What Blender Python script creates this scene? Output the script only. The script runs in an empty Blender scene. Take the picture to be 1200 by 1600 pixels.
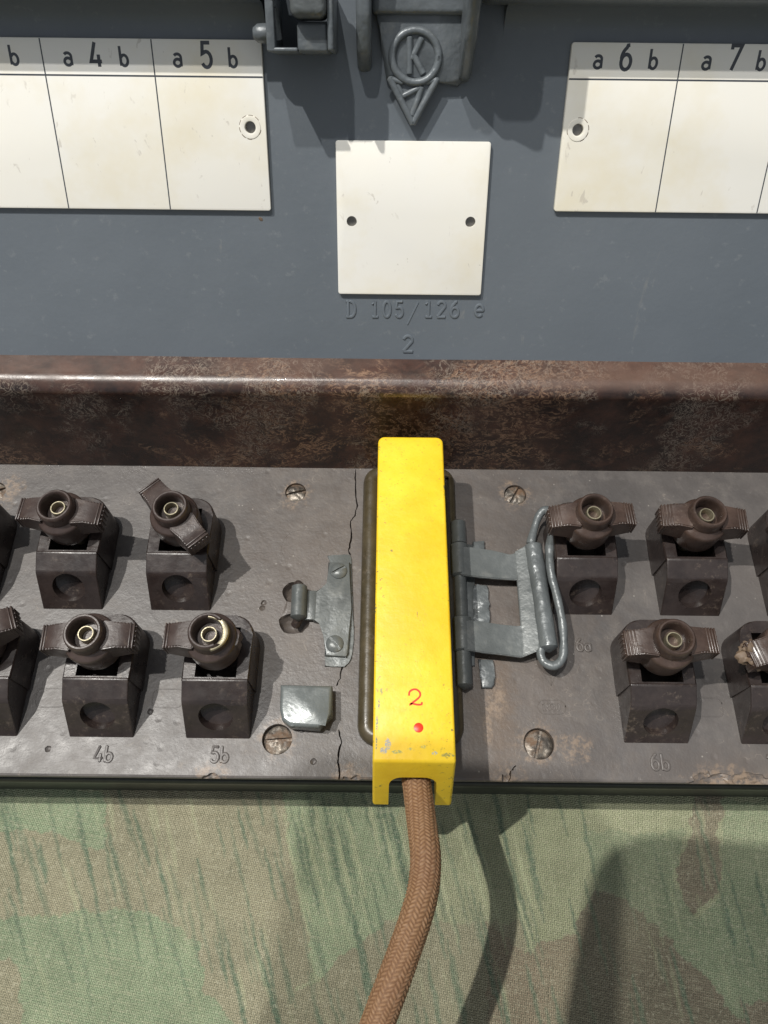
import bpy, bmesh, math, random
import numpy as np
from mathutils import Vector, Matrix, noise as mnoise

random.seed(7)
R = math.radians
MM = 0.001
scene = bpy.context.scene
C = scene.collection

# ------------------------------------------------------------------ camera
FPX = 1202.0
PITCH, ROLL, CAMH = 27.5, 0.62, 166.0
cam_d = bpy.data.cameras.new('camera')
cam = bpy.data.objects.new('camera', cam_d)
C.objects.link(cam)
cam_d.sensor_fit = 'VERTICAL'
cam_d.sensor_height = 24.0
cam_d.lens = 24.0 * FPX / 1600.0
cam_d.clip_start = 0.002
cam_d.clip_end = 50
CM = Matrix.Rotation(R(PITCH), 4, 'X') @ Matrix.Rotation(R(ROLL), 4, 'Z')
cam.matrix_world = Matrix.Translation((0, 0, CAMH * MM)) @ CM
scene.camera = cam

# ------------------------------------------------------------------ light
world = bpy.data.worlds.new('World')
scene.world = world
world.use_nodes = True
wn, wl = world.node_tree.nodes, world.node_tree.links
wn.clear()
wo = wn.new('ShaderNodeOutputWorld')
bg = wn.new('ShaderNodeBackground')
tc = wn.new('ShaderNodeTexCoord')
dp = wn.new('ShaderNodeVectorMath'); dp.operation = 'DOT_PRODUCT'
dp.inputs[1].default_value = (-0.12, -0.50, 0.857)      # pale ceiling above and in front, darker room all round
wl.new(tc.outputs['Generated'], dp.inputs[0])
rp = wn.new('ShaderNodeValToRGB')
rp.color_ramp.interpolation = 'EASE'
rp.color_ramp.elements[0].position = 0.10
rp.color_ramp.elements[0].color = (0.13, 0.13, 0.13, 1)
rp.color_ramp.elements[1].position = 0.85
rp.color_ramp.elements[1].color = (0.90, 0.94, 1.0, 1)
wl.new(dp.outputs['Value'], rp.inputs[0])
wl.new(rp.outputs[0], bg.inputs[0])
bg.inputs[1].default_value = 0.50
wl.new(bg.outputs[0], wo.inputs[0])

def lamp(name, p_mm, power, col, rad):
    l = bpy.data.lights.new(name, 'SPOT')
    l.energy = power
    l.color = col
    l.shadow_soft_size = rad
    l.spot_size = R(50)
    l.spot_blend = 0.3
    o = bpy.data.objects.new(name, l)
    C.objects.link(o)
    o.location = Vector(p_mm) * MM
    o.rotation_euler = (o.location - Vector((0, 0.07, 0))).to_track_quat('Z', 'Y').to_euler()
    return o
# two ceiling spots: one well to the left and slightly behind, one nearly overhead and slightly in front
lamp('ceiling_spot', (-640, 136, 1500), 97, (1.0, 0.965, 0.90), 0.010)
lamp('second_ceiling_spot', (-225, 62, 1500), 37, (1.0, 0.975, 0.93), 0.013)

vs = scene.view_settings
vs.view_transform = 'Standard'
vs.look = 'None'
vs.exposure = 0.0
vs.gamma = 1.0
scene.render.engine = 'CYCLES'

# ------------------------------------------------------------------ projection helpers (photo 1200 x 1600 -> planes of the place)
def ray(px, py):
    d = Vector(((px - 600) / FPX, -(py - 800) / FPX, -1))
    return CM.to_3x3() @ d
def at(px, py, z=0.0):
    """point (mm) seen at px,py lying at height z"""
    d = ray(px, py)
    t = (z - CAMH) / d.z
    return Vector((d.x * t, d.y * t, z))
# lid plane: origin, up direction, normal
LO = Vector((0, 111.0, 28.0))
LU = Vector((0, math.cos(R(56.1)), math.sin(R(56.1))))
LN = Vector((0, -LU.z, LU.y))
LM = Matrix(((1, LU.x, LN.x, LO.x), (0, LU.y, LN.y, LO.y), (0, LU.z, LN.z, LO.z), (0, 0, 0, 1)))
def lid(px, py, n=0.0):
    """(x, s, n) on the lid, n mm above its face"""
    d = ray(px, py)
    o = Vector((0, 0, CAMH))
    p0 = LO + LN * n
    t = (p0 - o).dot(LN) / d.dot(LN)
    p = o + d * t
    return Vector((p.x, (p - LO).dot(LU), n))

# ------------------------------------------------------------------ materials
class G:
    def __init__(s, name):
        s.m = bpy.data.materials.new(name)
        s.m.use_nodes = True
        s.n, s.l = s.m.node_tree.nodes, s.m.node_tree.links
        s.b = s.n['Principled BSDF']
        s.tc = s.n.new('ShaderNodeTexCoord')
        s.co = s.tc.outputs['Object']
    def link(s, a, b):
        s.l.new(a, b)
    def per_object(s):
        oi = s.n.new('ShaderNodeObjectInfo')
        v = s.n.new('ShaderNodeVectorMath'); v.operation = 'SCALE'
        v.inputs[0].default_value = (1.3, 2.1, 0.7)
        s.link(oi.outputs['Random'], v.inputs['Scale'])
        a = s.n.new('ShaderNodeVectorMath'); a.operation = 'ADD'
        s.link(s.tc.outputs['Object'], a.inputs[0]); s.link(v.outputs[0], a.inputs[1])
        s.co = a.outputs[0]
    def scaled(s, sc):
        m = s.n.new('ShaderNodeMapping')
        m.inputs['Scale'].default_value = sc
        s.link(s.co, m.inputs[0])
        return m.outputs[0]
    def noise(s, scale, detail=4, rough=0.55, dist=0.0, co=None):
        t = s.n.new('ShaderNodeTexNoise')
        t.inputs['Scale'].default_value = scale
        t.inputs['Detail'].default_value = detail
        t.inputs['Roughness'].default_value = rough
        t.inputs['Distortion'].default_value = dist
        s.link(co or s.co, t.inputs['Vector'])
        return t.outputs['Fac']
    def voro(s, scale, feature='F1', co=None, rnd=1):
        t = s.n.new('ShaderNodeTexVoronoi')
        t.feature = feature
        t.inputs['Scale'].default_value = scale
        t.inputs['Randomness'].default_value = rnd
        s.link(co or s.co, t.inputs['Vector'])
        return t.outputs['Distance']
    def rng(s, v, a, b, c=0.0, d=1.0):
        t = s.n.new('ShaderNodeMapRange')
        for k, x in zip(('From Min', 'From Max', 'To Min', 'To Max'), (a, b, c, d)):
            t.inputs[k].default_value = x
        s.link(v, t.inputs['Value'])
        return t.outputs[0]
    def math(s, op, a, b=None):
        t = s.n.new('ShaderNodeMath'); t.operation = op
        for i, x in enumerate((a, b)):
            if x is None: continue
            if isinstance(x, (int, float)): t.inputs[i].default_value = x
            else: s.link(x, t.inputs[i])
        return t.outputs[0]
    def mix(s, f, a, b, mode='MIX'):
        t = s.n.new('ShaderNodeMix'); t.data_type = 'RGBA'; t.blend_type = mode
        if isinstance(f, (int, float)): t.inputs['Factor'].default_value = f
        else: s.link(f, t.inputs['Factor'])
        for k, x in (('A', a), ('B', b)):
            i = [q for q in t.inputs if q.name == k and q.type == 'RGBA'][0]
            if isinstance(x, tuple): i.default_value = (*x, 1)
            else: s.link(x, i)
        return [q for q in t.outputs if q.type == 'RGBA'][0]
    def blot(s, p, r, wob, edge=0.35, stretch=(1, 1)):
        """irregular stain of radius r mm at p (mm), fading over edge"""
        m = s.n.new('ShaderNodeMapping'); m.vector_type = 'POINT'
        m.inputs['Location'].default_value = (-p[0] * MM * stretch[0], -p[1] * MM * stretch[1], 0)
        m.inputs['Scale'].default_value = (stretch[0], stretch[1], 0.0)
        geo = s.n.new('ShaderNodeNewGeometry')
        s.link(geo.outputs['Position'], m.inputs[0])
        l = s.n.new('ShaderNodeVectorMath'); l.operation = 'LENGTH'
        s.link(m.outputs[0], l.inputs[0])
        d = s.math('ADD', s.math('MULTIPLY', l.outputs['Value'], 1 / (r * MM)), s.rng(wob, 0.25, 0.75, -0.7, 0.7))
        return s.rng(d, 1 - edge, 1 + edge, 1, 0)
    def bump(s, h, dist_mm, strength=1.0, chain=True):
        t = s.n.new('ShaderNodeBump')
        t.inputs['Distance'].default_value = dist_mm * MM
        t.inputs['Strength'].default_value = strength
        s.link(h, t.inputs['Height'])
        if getattr(s, 'last', None) and chain: s.link(s.last, t.inputs['Normal'])
        s.last = t.outputs[0]
        s.link(s.last, s.b.inputs['Normal'])
    def out(s, col=None, rough=None, metal=None, spec=None, coat=None):
        for k, x in (('Base Color', col), ('Roughness', rough), ('Metallic', metal), ('Specular IOR Level', spec), ('Coat Weight', coat)):
            if x is None: continue
            if isinstance(x, tuple): s.b.inputs[k].default_value = (*x, 1)
            elif isinstance(x, (int, float)): s.b.inputs[k].default_value = x
            else: s.link(x, s.b.inputs[k])
        return s.m

def m_lid():
    g = G('blue_grey_hammered_paint')
    big = g.noise(18, 3); fine = g.noise(900, 3)
    c = g.mix(g.rng(big, .3, .7), (0.104, 0.122, 0.142), (0.134, 0.153, 0.174))
    dust = g.rng(g.noise(420, 5, .7), .60, .72)
    c = g.mix(g.math('MULTIPLY', dust, .22), c, (0.30, 0.31, 0.31))
    sc = g.rng(g.noise(60, 6, .75, 1.5, g.scaled((1, .25, .25))), .64, .70)
    c = g.mix(g.math('MULTIPLY', sc, .40), c, (0.24, 0.235, 0.22))
    c = g.mix(g.rng(g.noise(7, 4, .6), .45, .7, 0, .28), c, (0.085, 0.098, 0.108))
    g.bump(g.noise(1300, 2), .06, .35)
    g.bump(g.noise(60, 4), .6, .40)
    return g.out(c, g.rng(fine, .3, .7, .40, .54), 0.0, .45)
def m_cast(name='grey_painted_casting', col=(0.115, 0.130, 0.142), rough=.36, lump=.55, sc=260):
    g = G(name)
    c = g.mix(g.rng(g.noise(70, 4), .3, .7), tuple(x * .8 for x in col), tuple(x * 1.2 for x in col))
    dirt = g.rng(g.noise(260, 5, .7), .56, .74)
    c = g.mix(g.math('MULTIPLY', dirt, .35), c, (0.24, 0.24, 0.22))
    g.bump(g.noise(sc, 3, .5, .2), .7, lump)
    g.bump(g.noise(1500, 2), .08, .4)
    return g.out(c, g.rng(g.noise(500, 3), .3, .7, rough - .08, rough + .14), .15, .5)
def m_plate():
    g = G('dusty_dark_bakelite')
    n1 = g.noise(26, 5, .6); n2 = g.noise(160, 5, .65); wob = g.noise(330, 6, .75)
    c = g.mix(g.rng(n1, .32, .68), (0.068, 0.062, 0.060), (0.113, 0.102, 0.097))
    c = g.mix(g.math('MULTIPLY', g.rng(n2, .48, .75), .45), c, (0.155, 0.138, 0.125))
    # brown rubbed patches round the middle fittings
    for (px, py, r, st, w) in ((770, 1000, 26, (1.5, .8), .6), (470, 900, 20, (1.2, .8), .5), (760, 1120, 9, (2.2, .7), .9),
                               (783, 1095, 5, (2.4, .6), 1.2), (1160, 1215, 7, (.5, 1.6), .5)):
        c = g.mix(g.math('MULTIPLY', g.blot(at(px, py), r, wob, .9, st), w * .55), c, (0.135, 0.095, 0.066))
    for (px, py, r, st) in ((762, 1135, 2.0, (2, .6)), (775, 1090, 3.2, (1.6, .8)), (898, 1170, 3.2, (1, 1.1)), (462, 770, 3.6, (1, 1)), (805, 774, 3.6, (1, 1)),
                            (842, 1162, 4.0, (1, 1)), (433, 1155, 3.9, (1, 1)), (545, 1222, 3, (.8, 1)), (328, 1214, 2.6, (.8, 1)),
                            (795, 1222, 3, (1, 1)), (1130, 1219, 3.5, (.5, 1.3)), (8, 765, 4, (1, 1)), (1160, 1223, 3, (.4, 1.6))):
        b = g.blot(at(px, py), r, wob, .25, st)
        sp = g.math('MULTIPLY', b, g.rng(g.noise(800, 4, .7), .42, .60))
        c = g.mix(g.math('MULTIPLY', sp, .65), c, (0.26, 0.19, 0.135))
    spk = g.rng(g.voro(520), .05, .12, 1, 0)
    spk = g.math('MULTIPLY', spk, g.rng(g.noise(120, 3), .5, .62))
    c = g.mix(g.math('MULTIPLY', spk, .55), c, (0.42, 0.39, 0.35))
    hair = g.rng(g.math('ABSOLUTE', g.math('SUBTRACT', g.noise(75, 2, .5, 3.0), .5)), .0, .006, 1, 0)
    c = g.mix(g.math('MULTIPLY', g.math('MULTIPLY', hair, g.rng(n2, .5, .62)), .35), c, (0.33, 0.28, 0.23))
    g.bump(g.noise(70, 3), .5, .45)
    g.bump(g.noise(700, 4, .7), .16, .55)
    g.bump(g.rng(g.voro(190), .02, .16), .22, .30)
    return g.out(c, g.rng(n2, .3, .75, .34, .56), 0, .55)
def m_mottled():
    g = G('mottled_brown_bakelite')
    reg = g.noise(30, 5, .7, .6)
    co = g.scaled((1, 1.5, 1.5))
    w1 = g.noise(250, 6, .74, 1.7, co); w2 = g.noise(520, 4, .7, 1.2, co)
    c = g.mix(g.rng(g.noise(90, 6, .75), .38, .66), (0.017, 0.010, 0.009), (0.072, 0.032, 0.022))
    ridge = g.rng(g.math('ABSOLUTE', g.math('SUBTRACT', w1, .53)), .014, .042, 1, 0)
    f = g.math('MULTIPLY', ridge, g.rng(reg, .49, .56))
    f = g.math('MULTIPLY', f, g.rng(w2, .38, .52))
    c = g.mix(g.math('MULTIPLY', f, .75), c, (0.33, 0.205, 0.13))
    f2 = g.math('MULTIPLY', g.rng(g.math('ABSOLUTE', g.math('SUBTRACT', g.noise(330, 4, .7, 2.2), .5)), .008, .03, 1, 0), g.rng(g.noise(48, 4, .6), .50, .57))
    c = g.mix(g.math('MULTIPLY', f2, .7), c, (0.30, 0.25, 0.20))
    f3 = g.rng(g.noise(130, 5, .7, 1.0), .54, .66)
    c = g.mix(g.math('MULTIPLY', f3, .45), c, (0.10, 0.045, 0.030))
    # flat on top of the wall, mixed patchily towards a paler brown
    geo = g.n.new('ShaderNodeNewGeometry'); sz = g.n.new('ShaderNodeSeparateXYZ')
    g.link(geo.outputs['Position'], sz.inputs[0])
    top = g.rng(sz.outputs['Z'], .0262, .0276)
    c = g.mix(g.math('MULTIPLY', top, g.rng(g.noise(55, 5, .7, 0, g.scaled((.4, 1, 1))), .38, .62, .1, .65)), c, (0.150, 0.095, 0.072))
    g.bump(w1, .12, .35)
    g.bump(g.noise(800, 3, .7), .10, .35)
    return g.out(c, g.rng(g.noise(220, 4), .3, .7, .24, .42), 0, .55, .15)
def m_bakelite(name, c1, c2, rough):
    g = G(name); g.per_object()
    c = g.mix(g.rng(g.noise(160, 5, .7), .35, .7), c1, c2)
    d = g.math('MULTIPLY', g.rng(g.noise(650, 5, .8), .55, .68), g.rng(g.noise(110, 3), .42, .66))
    c = g.mix(g.math('MULTIPLY', d, .55), c, (0.20, 0.155, 0.12))
    g.bump(g.noise(420, 4, .7), .14, .5)
    g.bump(g.noise(90, 2), .4, .3)
    return g.out(c, g.rng(g.noise(380, 3), .3, .7, rough - .07, rough + .14), 0, .55)
def m_metal(name, col, rough, lump=.5, metal=.9, sc=520, dm=.25):
    g = G(name); g.per_object()
    c = g.mix(g.rng(g.noise(210, 5, .7), .35, .7), tuple(x * .55 for x in col), col)
    g.bump(g.noise(sc, 4, .7), dm, lump)
    return g.out(c, g.rng(g.noise(300, 4), .3, .7, rough - .08, rough + .15), metal)
def m_rusty():
    g = G('rusty_screw'); g.per_object()
    c = g.mix(g.rng(g.noise(420, 4, .7), .42, .60), (0.09, 0.080, 0.07), (0.24, 0.21, 0.175))
    ru = g.rng(g.noise(260, 5, .7), .46, .60)
    c = g.mix(ru, c, (0.145, 0.090, 0.055))
    g.bump(g.noise(900, 4, .7), .2, .6)
    return g.out(c, g.rng(ru, 0, 1, .42, .75), g.rng(ru, 0, 1, .55, .05))
def m_yellow():
    g = G('chipped_yellow_enamel')
    wob = g.noise(1500, 5, .8)
    c = g.mix(g.rng(g.noise(70, 5, .65), .35, .65), (0.76, 0.475, 0.012), (0.87, 0.60, 0.028))
    dirt = g.rng(g.noise(300, 6, .75), .56, .72)
    c = g.mix(g.math('MULTIPLY', dirt, .38), c, (0.50, 0.35, 0.03))
    fd = g.rng(g.voro(900), .06, .13, 1, 0)
    c = g.mix(g.math('MULTIPLY', g.math('MULTIPLY', fd, g.rng(g.noise(150, 3), .48, .6)), .6), c, (0.25, 0.19, 0.03))
    # rubbed specks: denser towards the long edges
    geo = g.n.new('ShaderNodeNewGeometry'); sp = g.n.new('ShaderNodeSeparateXYZ'); g.link(geo.outputs['Position'], sp.inputs[0])
    ex = g.rng(g.math('ABSOLUTE', g.math('SUBTRACT', sp.outputs['X'], .0063)), .0046, .0072)
    spk = g.rng(g.noise(1100, 3, .6), .62, .66)
    ed = g.math('MULTIPLY', g.math('MULTIPLY', spk, g.rng(ex, 0, 1, .25, 1)), g.rng(g.noise(80, 3), .42, .56))
    c = g.mix(g.math('MULTIPLY', ed, .85), c, (0.10, 0.10, 0.05))
    for (px, py, r, st, cc) in ((606, 1163, 1.0, (1.5, .8), (.36, .36, .33)), (600, 1172, .8, (1, 1), (.36, .36, .33)), (679, 1177, .55, (1, 1.3), (.42, .45, .36)),
                                (662, 1167, .5, (.8, 1.5), (.45, .42, .12)), (641, 1170, .4, (.7, 1.3), (.45, .42, .12)), (620, 1175, .6, (.5, 1.6), (.36, .36, .1)), (700, 1180, .7, (.5, 1.6), (.3, .28, .08)), (711, 900, .5, (2.5, .6), (.2, .18, .06)), (694, 760, .5, (2.5, .6), (.2, .18, .06)), (593, 700, .5, (1.5, .8), (.25, .22, .06)), (587, 950, .6, (3, .5), (.2, .2, .08)), (612, 860, .35, (1, 1), (.2, .18, .05)), (652, 960, .3, (2.5, .4), (.25, .2, .05)),
                                (596, 1080, .5, (1.4, .6), (.3, .3, .08)), (589, 1130, .8, (3, .5), (.2, .22, .1)), (592, 1100, .6, (3, .5), (.2, .22, .1)),
                                (588, 1160, .7, (3, .5), (.2, .22, .1))):
        c = g.mix(g.math('MULTIPLY', g.blot(at(px, py, 20), r * .8, wob, .12, st), g.rng(g.noise(2300, 3, .7), .42, .5)), c, cc)
    g.bump(g.noise(160, 4, .6), .5, .4)
    g.bump(g.noise(1400, 2), .04, .3)
    return g.out(c, g.rng(g.noise(200, 3), .3, .7, .38, .52), 0, .4)
def m_label():
    g = G('aged_ivory_plastic')
    c = g.mix(g.rng(g.noise(28, 4), .35, .7), (0.78, 0.77, 0.73), (0.80, 0.775, 0.70))
    st = g.math('MULTIPLY', g.rng(g.noise(38, 5, .65), .47, .70), .7)
    c = g.mix(st, c, (0.72, 0.66, 0.50))
    mk = g.math('MULTIPLY', g.rng(g.noise(1, 3, .6, .5, g.scaled((520, 300, 300))), .655, .70), g.rng(g.noise(60, 2), .46, .56))
    c = g.mix(g.math('MULTIPLY', mk, .45), c, (0.42, 0.38, 0.33))
    g.bump(g.noise(120, 3), .12, .35)
    return g.out(c, g.rng(g.noise(100, 3), .3, .7, .36, .5), 0, .4)
def m_flat(name, col, rough=.5, spec=.4):
    g = G(name)
    c = g.mix(g.rng(g.noise(400, 4), .3, .7), tuple(x * .8 for x in col), tuple(min(1, x * 1.15) for x in col))
    return g.out(c, rough, 0, spec)
def m_cloth():
    g = G('printed_camouflage_cotton')
    at_ = g.n.new('ShaderNodeAttribute'); at_.attribute_name = 'print'
    c = at_.outputs['Color']
    rot = g.n.new('ShaderNodeMapping'); rot.inputs['Rotation'].default_value = (0, 0, R(9))
    g.link(g.tc.outputs['Object'], rot.inputs[0])
    def wave(dirn, sc, dist):
        w = g.n.new('ShaderNodeTexWave'); w.wave_type = 'BANDS'; w.bands_direction = dirn
        w.inputs['Scale'].default_value = sc; w.inputs['Distortion'].default_value = dist
        w.inputs['Detail'].default_value = 2; w.inputs['Detail Scale'].default_value = 1.2
        g.link(rot.outputs[0], w.inputs['Vector'])
        return w.outputs['Fac']
    wx = wave('X', 760, 1.2); wy = wave('Y', 700, 1.2); wd = wave('DIAGONAL', 520, 1.0)
    weave = g.math('MAXIMUM', g.math('MULTIPLY', wx, wd), g.math('MULTIPLY', wy, g.math('SUBTRACT', 1, wd)))
    # individual paler / darker threads
    m1 = g.n.new('ShaderNodeMapping'); m1.inputs['Scale'].default_value = (170, 2600, 1); g.link(rot.outputs[0], m1.inputs[0])
    m2 = g.n.new('ShaderNodeMapping'); m2.inputs['Scale'].default_value = (2600, 170, 1); g.link(rot.outputs[0], m2.inputs[0])
    t1 = g.noise(1, 2, .5, 0, m1.outputs[0]); t2 = g.noise(1, 2, .5, 0, m2.outputs[0])
    c = g.mix(g.rng(t1, .50, .80, 0, .38), c, (0.60, 0.58, 0.40))
    c = g.mix(g.rng(t2, .52, .80, 0, .36), c, (0.07, 0.10, 0.065))
    c = g.mix(g.rng(g.noise(1100, 3, .7), .45, .75, 0, .30), c, (0.50, 0.46, 0.32))
    c = g.mix(g.rng(weave, .0, .5, .68, 0), c, (0.05, 0.06, 0.04))
    c = g.mix(g.rng(g.noise(1700, 2, .6), .55, .75, 0, .4), c, (0.62, 0.60, 0.45))
    g.bump(g.noise(22, 3), 2.0, .25)
    g.bump(weave, .22, 1.0)
    g.bump(g.math('ADD', t1, t2), .12, .5)
    return g.out(c, .88, 0, .2)
def m_cord():
    g = G('braided_tan_cotton')
    at_ = g.n.new('ShaderNodeAttribute'); at_.attribute_name = 'braid'
    c = g.mix(at_.outputs['Fac'], (0.175, 0.090, 0.045), (0.345, 0.200, 0.105))
    c = g.mix(g.rng(g.noise(90, 4), .4, .7, 0, .35), c, (0.20, 0.10, 0.06))
    c = g.mix(g.rng(g.noise(1500, 3), .5, .8, 0, .4), c, (0.55, 0.38, 0.25))
    g.bump(g.noise(2600, 2), .06, .5)
    return g.out(c, .62, 0, .3)
M = dict(
    lid=m_lid(), cast=m_cast(), plate=m_plate(), wall=m_mottled(),
    block=m_bakelite('dark_brown_bakelite', (0.020, 0.014, 0.013), (0.040, 0.029, 0.026), .30),
    knob=m_bakelite('red_brown_bakelite', (0.036, 0.024, 0.021), (0.062, 0.042, 0.036), .33),
    knob2=m_bakelite('worn_brown_bakelite', (0.038, 0.024, 0.019), (0.080, 0.051, 0.040), .31),
    brass=m_metal('tarnished_brass', (0.44, 0.395, 0.28), .42, .4, .75),
    steel=m_metal('dark_steel', (0.30, 0.29, 0.27), .38, .5),
    rust=m_rusty(),
    rust_old=m_metal('rusty_screw_metal', (0.19, 0.145, 0.11), .40, 1.0, .3, 900, .5),
    strap=m_cast('grey_painted_strap', (0.108, 0.118, 0.118), .32, .30),
    lump=m_cast('thick_grey_paint', (0.118, 0.130, 0.134), .34, .8, 280),
    lug=m_cast('thick_smooth_grey_paint', (0.135, 0.150, 0.150), .26, .35, 130),
    yellow=m_yellow(), label=m_label(),
    ink=m_flat('dark_slate_ink', (0.055, 0.062, 0.075)),
    red=m_flat('red_paint', (0.72, 0.045, 0.012), .35),
    pocket=m_bakelite('olive_brown_moulding', (0.045, 0.036, 0.020), (0.075, 0.060, 0.034), .30),
    green=m_flat('dark_green_box_paint', (0.026, 0.029, 0.023), .45),
    hole=m_flat('hollow_shade_black', (0.012, 0.012, 0.012), .8),  # near-black painted in for the shade inside the plug mouth
    cloth=m_cloth(), cord=m_cord(),
    chip=m_bakelite('broken_bakelite', (0.075, 0.050, 0.034), (0.20, 0.14, 0.09), .6),
    crack=m_flat('crack_dark', (0.008, 0.006, 0.005), .9, .1),
    phone=m_flat('black_phone_case', (0.01, 0.01, 0.01), .5),
)

# ------------------------------------------------------------------ mesh helpers (millimetres in, metres out)
def mesh_from(bm, smooth=40):
    bmesh.ops.recalc_face_normals(bm, faces=bm.faces)
    me = bpy.data.meshes.new('m')
    bm.to_mesh(me); bm.free()
    if smooth:
        for p in me.polygons: p.use_smooth = True
        me.set_sharp_from_angle(angle=R(smooth))
    return me
def flat_large(me, area):
    for p in me.polygons:
        if p.area > area: p.use_smooth = False
    return me
def link_mesh(name, me, mat, parent=None, M4=None, smooth=40):
    """mesh in mm (optionally through M4, also mm) -> object in metres"""
    if M4 is not None: me.transform(M4)
    me.transform(Matrix.Scale(MM, 4))
    o = bpy.data.objects.new(name, me)
    me.name = name
    me.materials.clear()
    for m in (mat if isinstance(mat, (list, tuple)) else [mat]): me.materials.append(m)
    C.objects.link(o)
    if parent is not None:
        o.parent = parent
        # parents sit at origin-aligned empties: keep world place
        o.matrix_parent_inverse = Matrix.Identity(4)
        me.transform(Matrix.Translation(-wloc(parent)))
    return o
_loc = {}
def wloc(o):
    v = Vector(o.location)
    while o.parent is not None:
        o = o.parent
        v += Vector(o.location)
    return v
def obj(name, bm, mat, parent=None, M4=None, smooth=40):
    return link_mesh(name, mesh_from(bm, smooth), mat, parent, M4)
def boolean(me, cutters, op='DIFFERENCE', smooth=35):
    a = bpy.data.objects.new('a', me); C.objects.link(a)
    tmp = [a]
    for c in cutters:
        b = bpy.data.objects.new('b', c); C.objects.link(b); tmp.append(b)
        md = a.modifiers.new('x', 'BOOLEAN'); md.operation = op; md.solver = 'EXACT'; md.object = b
    bpy.context.view_layer.update()
    dg = bpy.context.evaluated_depsgraph_get()
    r = bpy.data.meshes.new_from_object(a.evaluated_get(dg))
    for t in tmp: bpy.data.objects.remove(t)
    for p in r.polygons: p.use_smooth = True
    r.set_sharp_from_angle(angle=R(smooth))
    return r
def box(bm, x0, x1, y0, y1, z0, z1, bev=0, seg=2):
    vs_ = [bm.verts.new((x, y, z)) for x in (x0, x1) for y in (y0, y1) for z in (z0, z1)]
    f = [bm.faces.new([vs_[i] for i in q]) for q in ((0, 1, 3, 2), (4, 6, 7, 5), (0, 4, 5, 1), (2, 3, 7, 6), (0, 2, 6, 4), (1, 5, 7, 3))]
    bmesh.ops.recalc_face_normals(bm, faces=f)
    if bev:
        es = list({e for q in f for e in q.edges})
        bmesh.ops.bevel(bm, geom=es, offset=bev, segments=seg, affect='EDGES', profile=.5, clamp_overlap=True)
    return vs_
def prism(bm, pts, z0, z1, bev=0, seg=2, bev_all=False):
    """pts (x,y) polygon pulled from z0 to z1"""
    lo = [bm.verts.new((p[0], p[1], z0)) for p in pts]
    hi = [bm.verts.new((p[0], p[1], z1)) for p in pts]
    n = len(pts)
    fs = [bm.faces.new(lo[::-1]), bm.faces.new(hi)]
    for i in range(n):
        fs.append(bm.faces.new((lo[i], lo[(i + 1) % n], hi[(i + 1) % n], hi[i])))
    if bev:
        es = list(fs[1].edges) if not bev_all else list({e for q in fs for e in q.edges})
        bmesh.ops.bevel(bm, geom=es, offset=bev, segments=seg, affect='EDGES', profile=.5, clamp_overlap=True)
def profile_x(bm, yz, x0, x1, bev=0, seg=2):
    """polygon in (y,z) pulled along x"""
    a = [bm.verts.new((x0, p[0], p[1])) for p in yz]
    b = [bm.verts.new((x1, p[0], p[1])) for p in yz]
    n = len(yz)
    fs = [bm.faces.new(a), bm.faces.new(b[::-1])]
    for i in range(n):
        fs.append(bm.faces.new((a[i], b[i], b[(i + 1) % n], a[(i + 1) % n])))
    bmesh.ops.recalc_face_normals(bm, faces=fs)
    if bev:
        es = list({e for q in fs for e in q.edges})
        bmesh.ops.bevel(bm, geom=es, offset=bev, segments=seg, affect='EDGES', profile=.5, clamp_overlap=True)
    return a + b
def lathe(bm, prof, seg=40, c=(0, 0, 0), closed=True):
    rings = []
    for r, z in prof:
        if r < 1e-6:
            rings.append([bm.verts.new((c[0], c[1], c[2] + z))])
        else:
            rings.append([bm.verts.new((c[0] + r * math.cos(2 * math.pi * i / seg), c[1] + r * math.sin(2 * math.pi * i / seg), c[2] + z)) for i in range(seg)])
    for a, b in zip(rings, rings[1:]):
        for i in range(seg):
            j = (i + 1) % seg
            if len(a) == 1 and len(b) == 1: continue
            if len(a) == 1: bm.faces.new((a[0], b[j], b[i]))
            elif len(b) == 1: bm.faces.new((a[i], a[j], b[0]))
            else: bm.faces.new((a[i], a[j], b[j], b[i]))
def smooth_path(pts, n=8):
    P = [Vector(p) for p in pts]
    P = [P[0] * 2 - P[1]] + P + [P[-1] * 2 - P[-2]]
    out = []
    for i in range(1, len(P) - 2):
        for k in range(n):
            t = k / n
            a, b, c, d = P[i - 1], P[i], P[i + 1], P[i + 2]
            out.append(.5 * ((2 * b) + (c - a) * t + (2 * a - 5 * b + 4 * c - d) * t * t + (3 * b - a - 3 * c + d) * t ** 3))
    out.append(P[-2])
    return out
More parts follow.
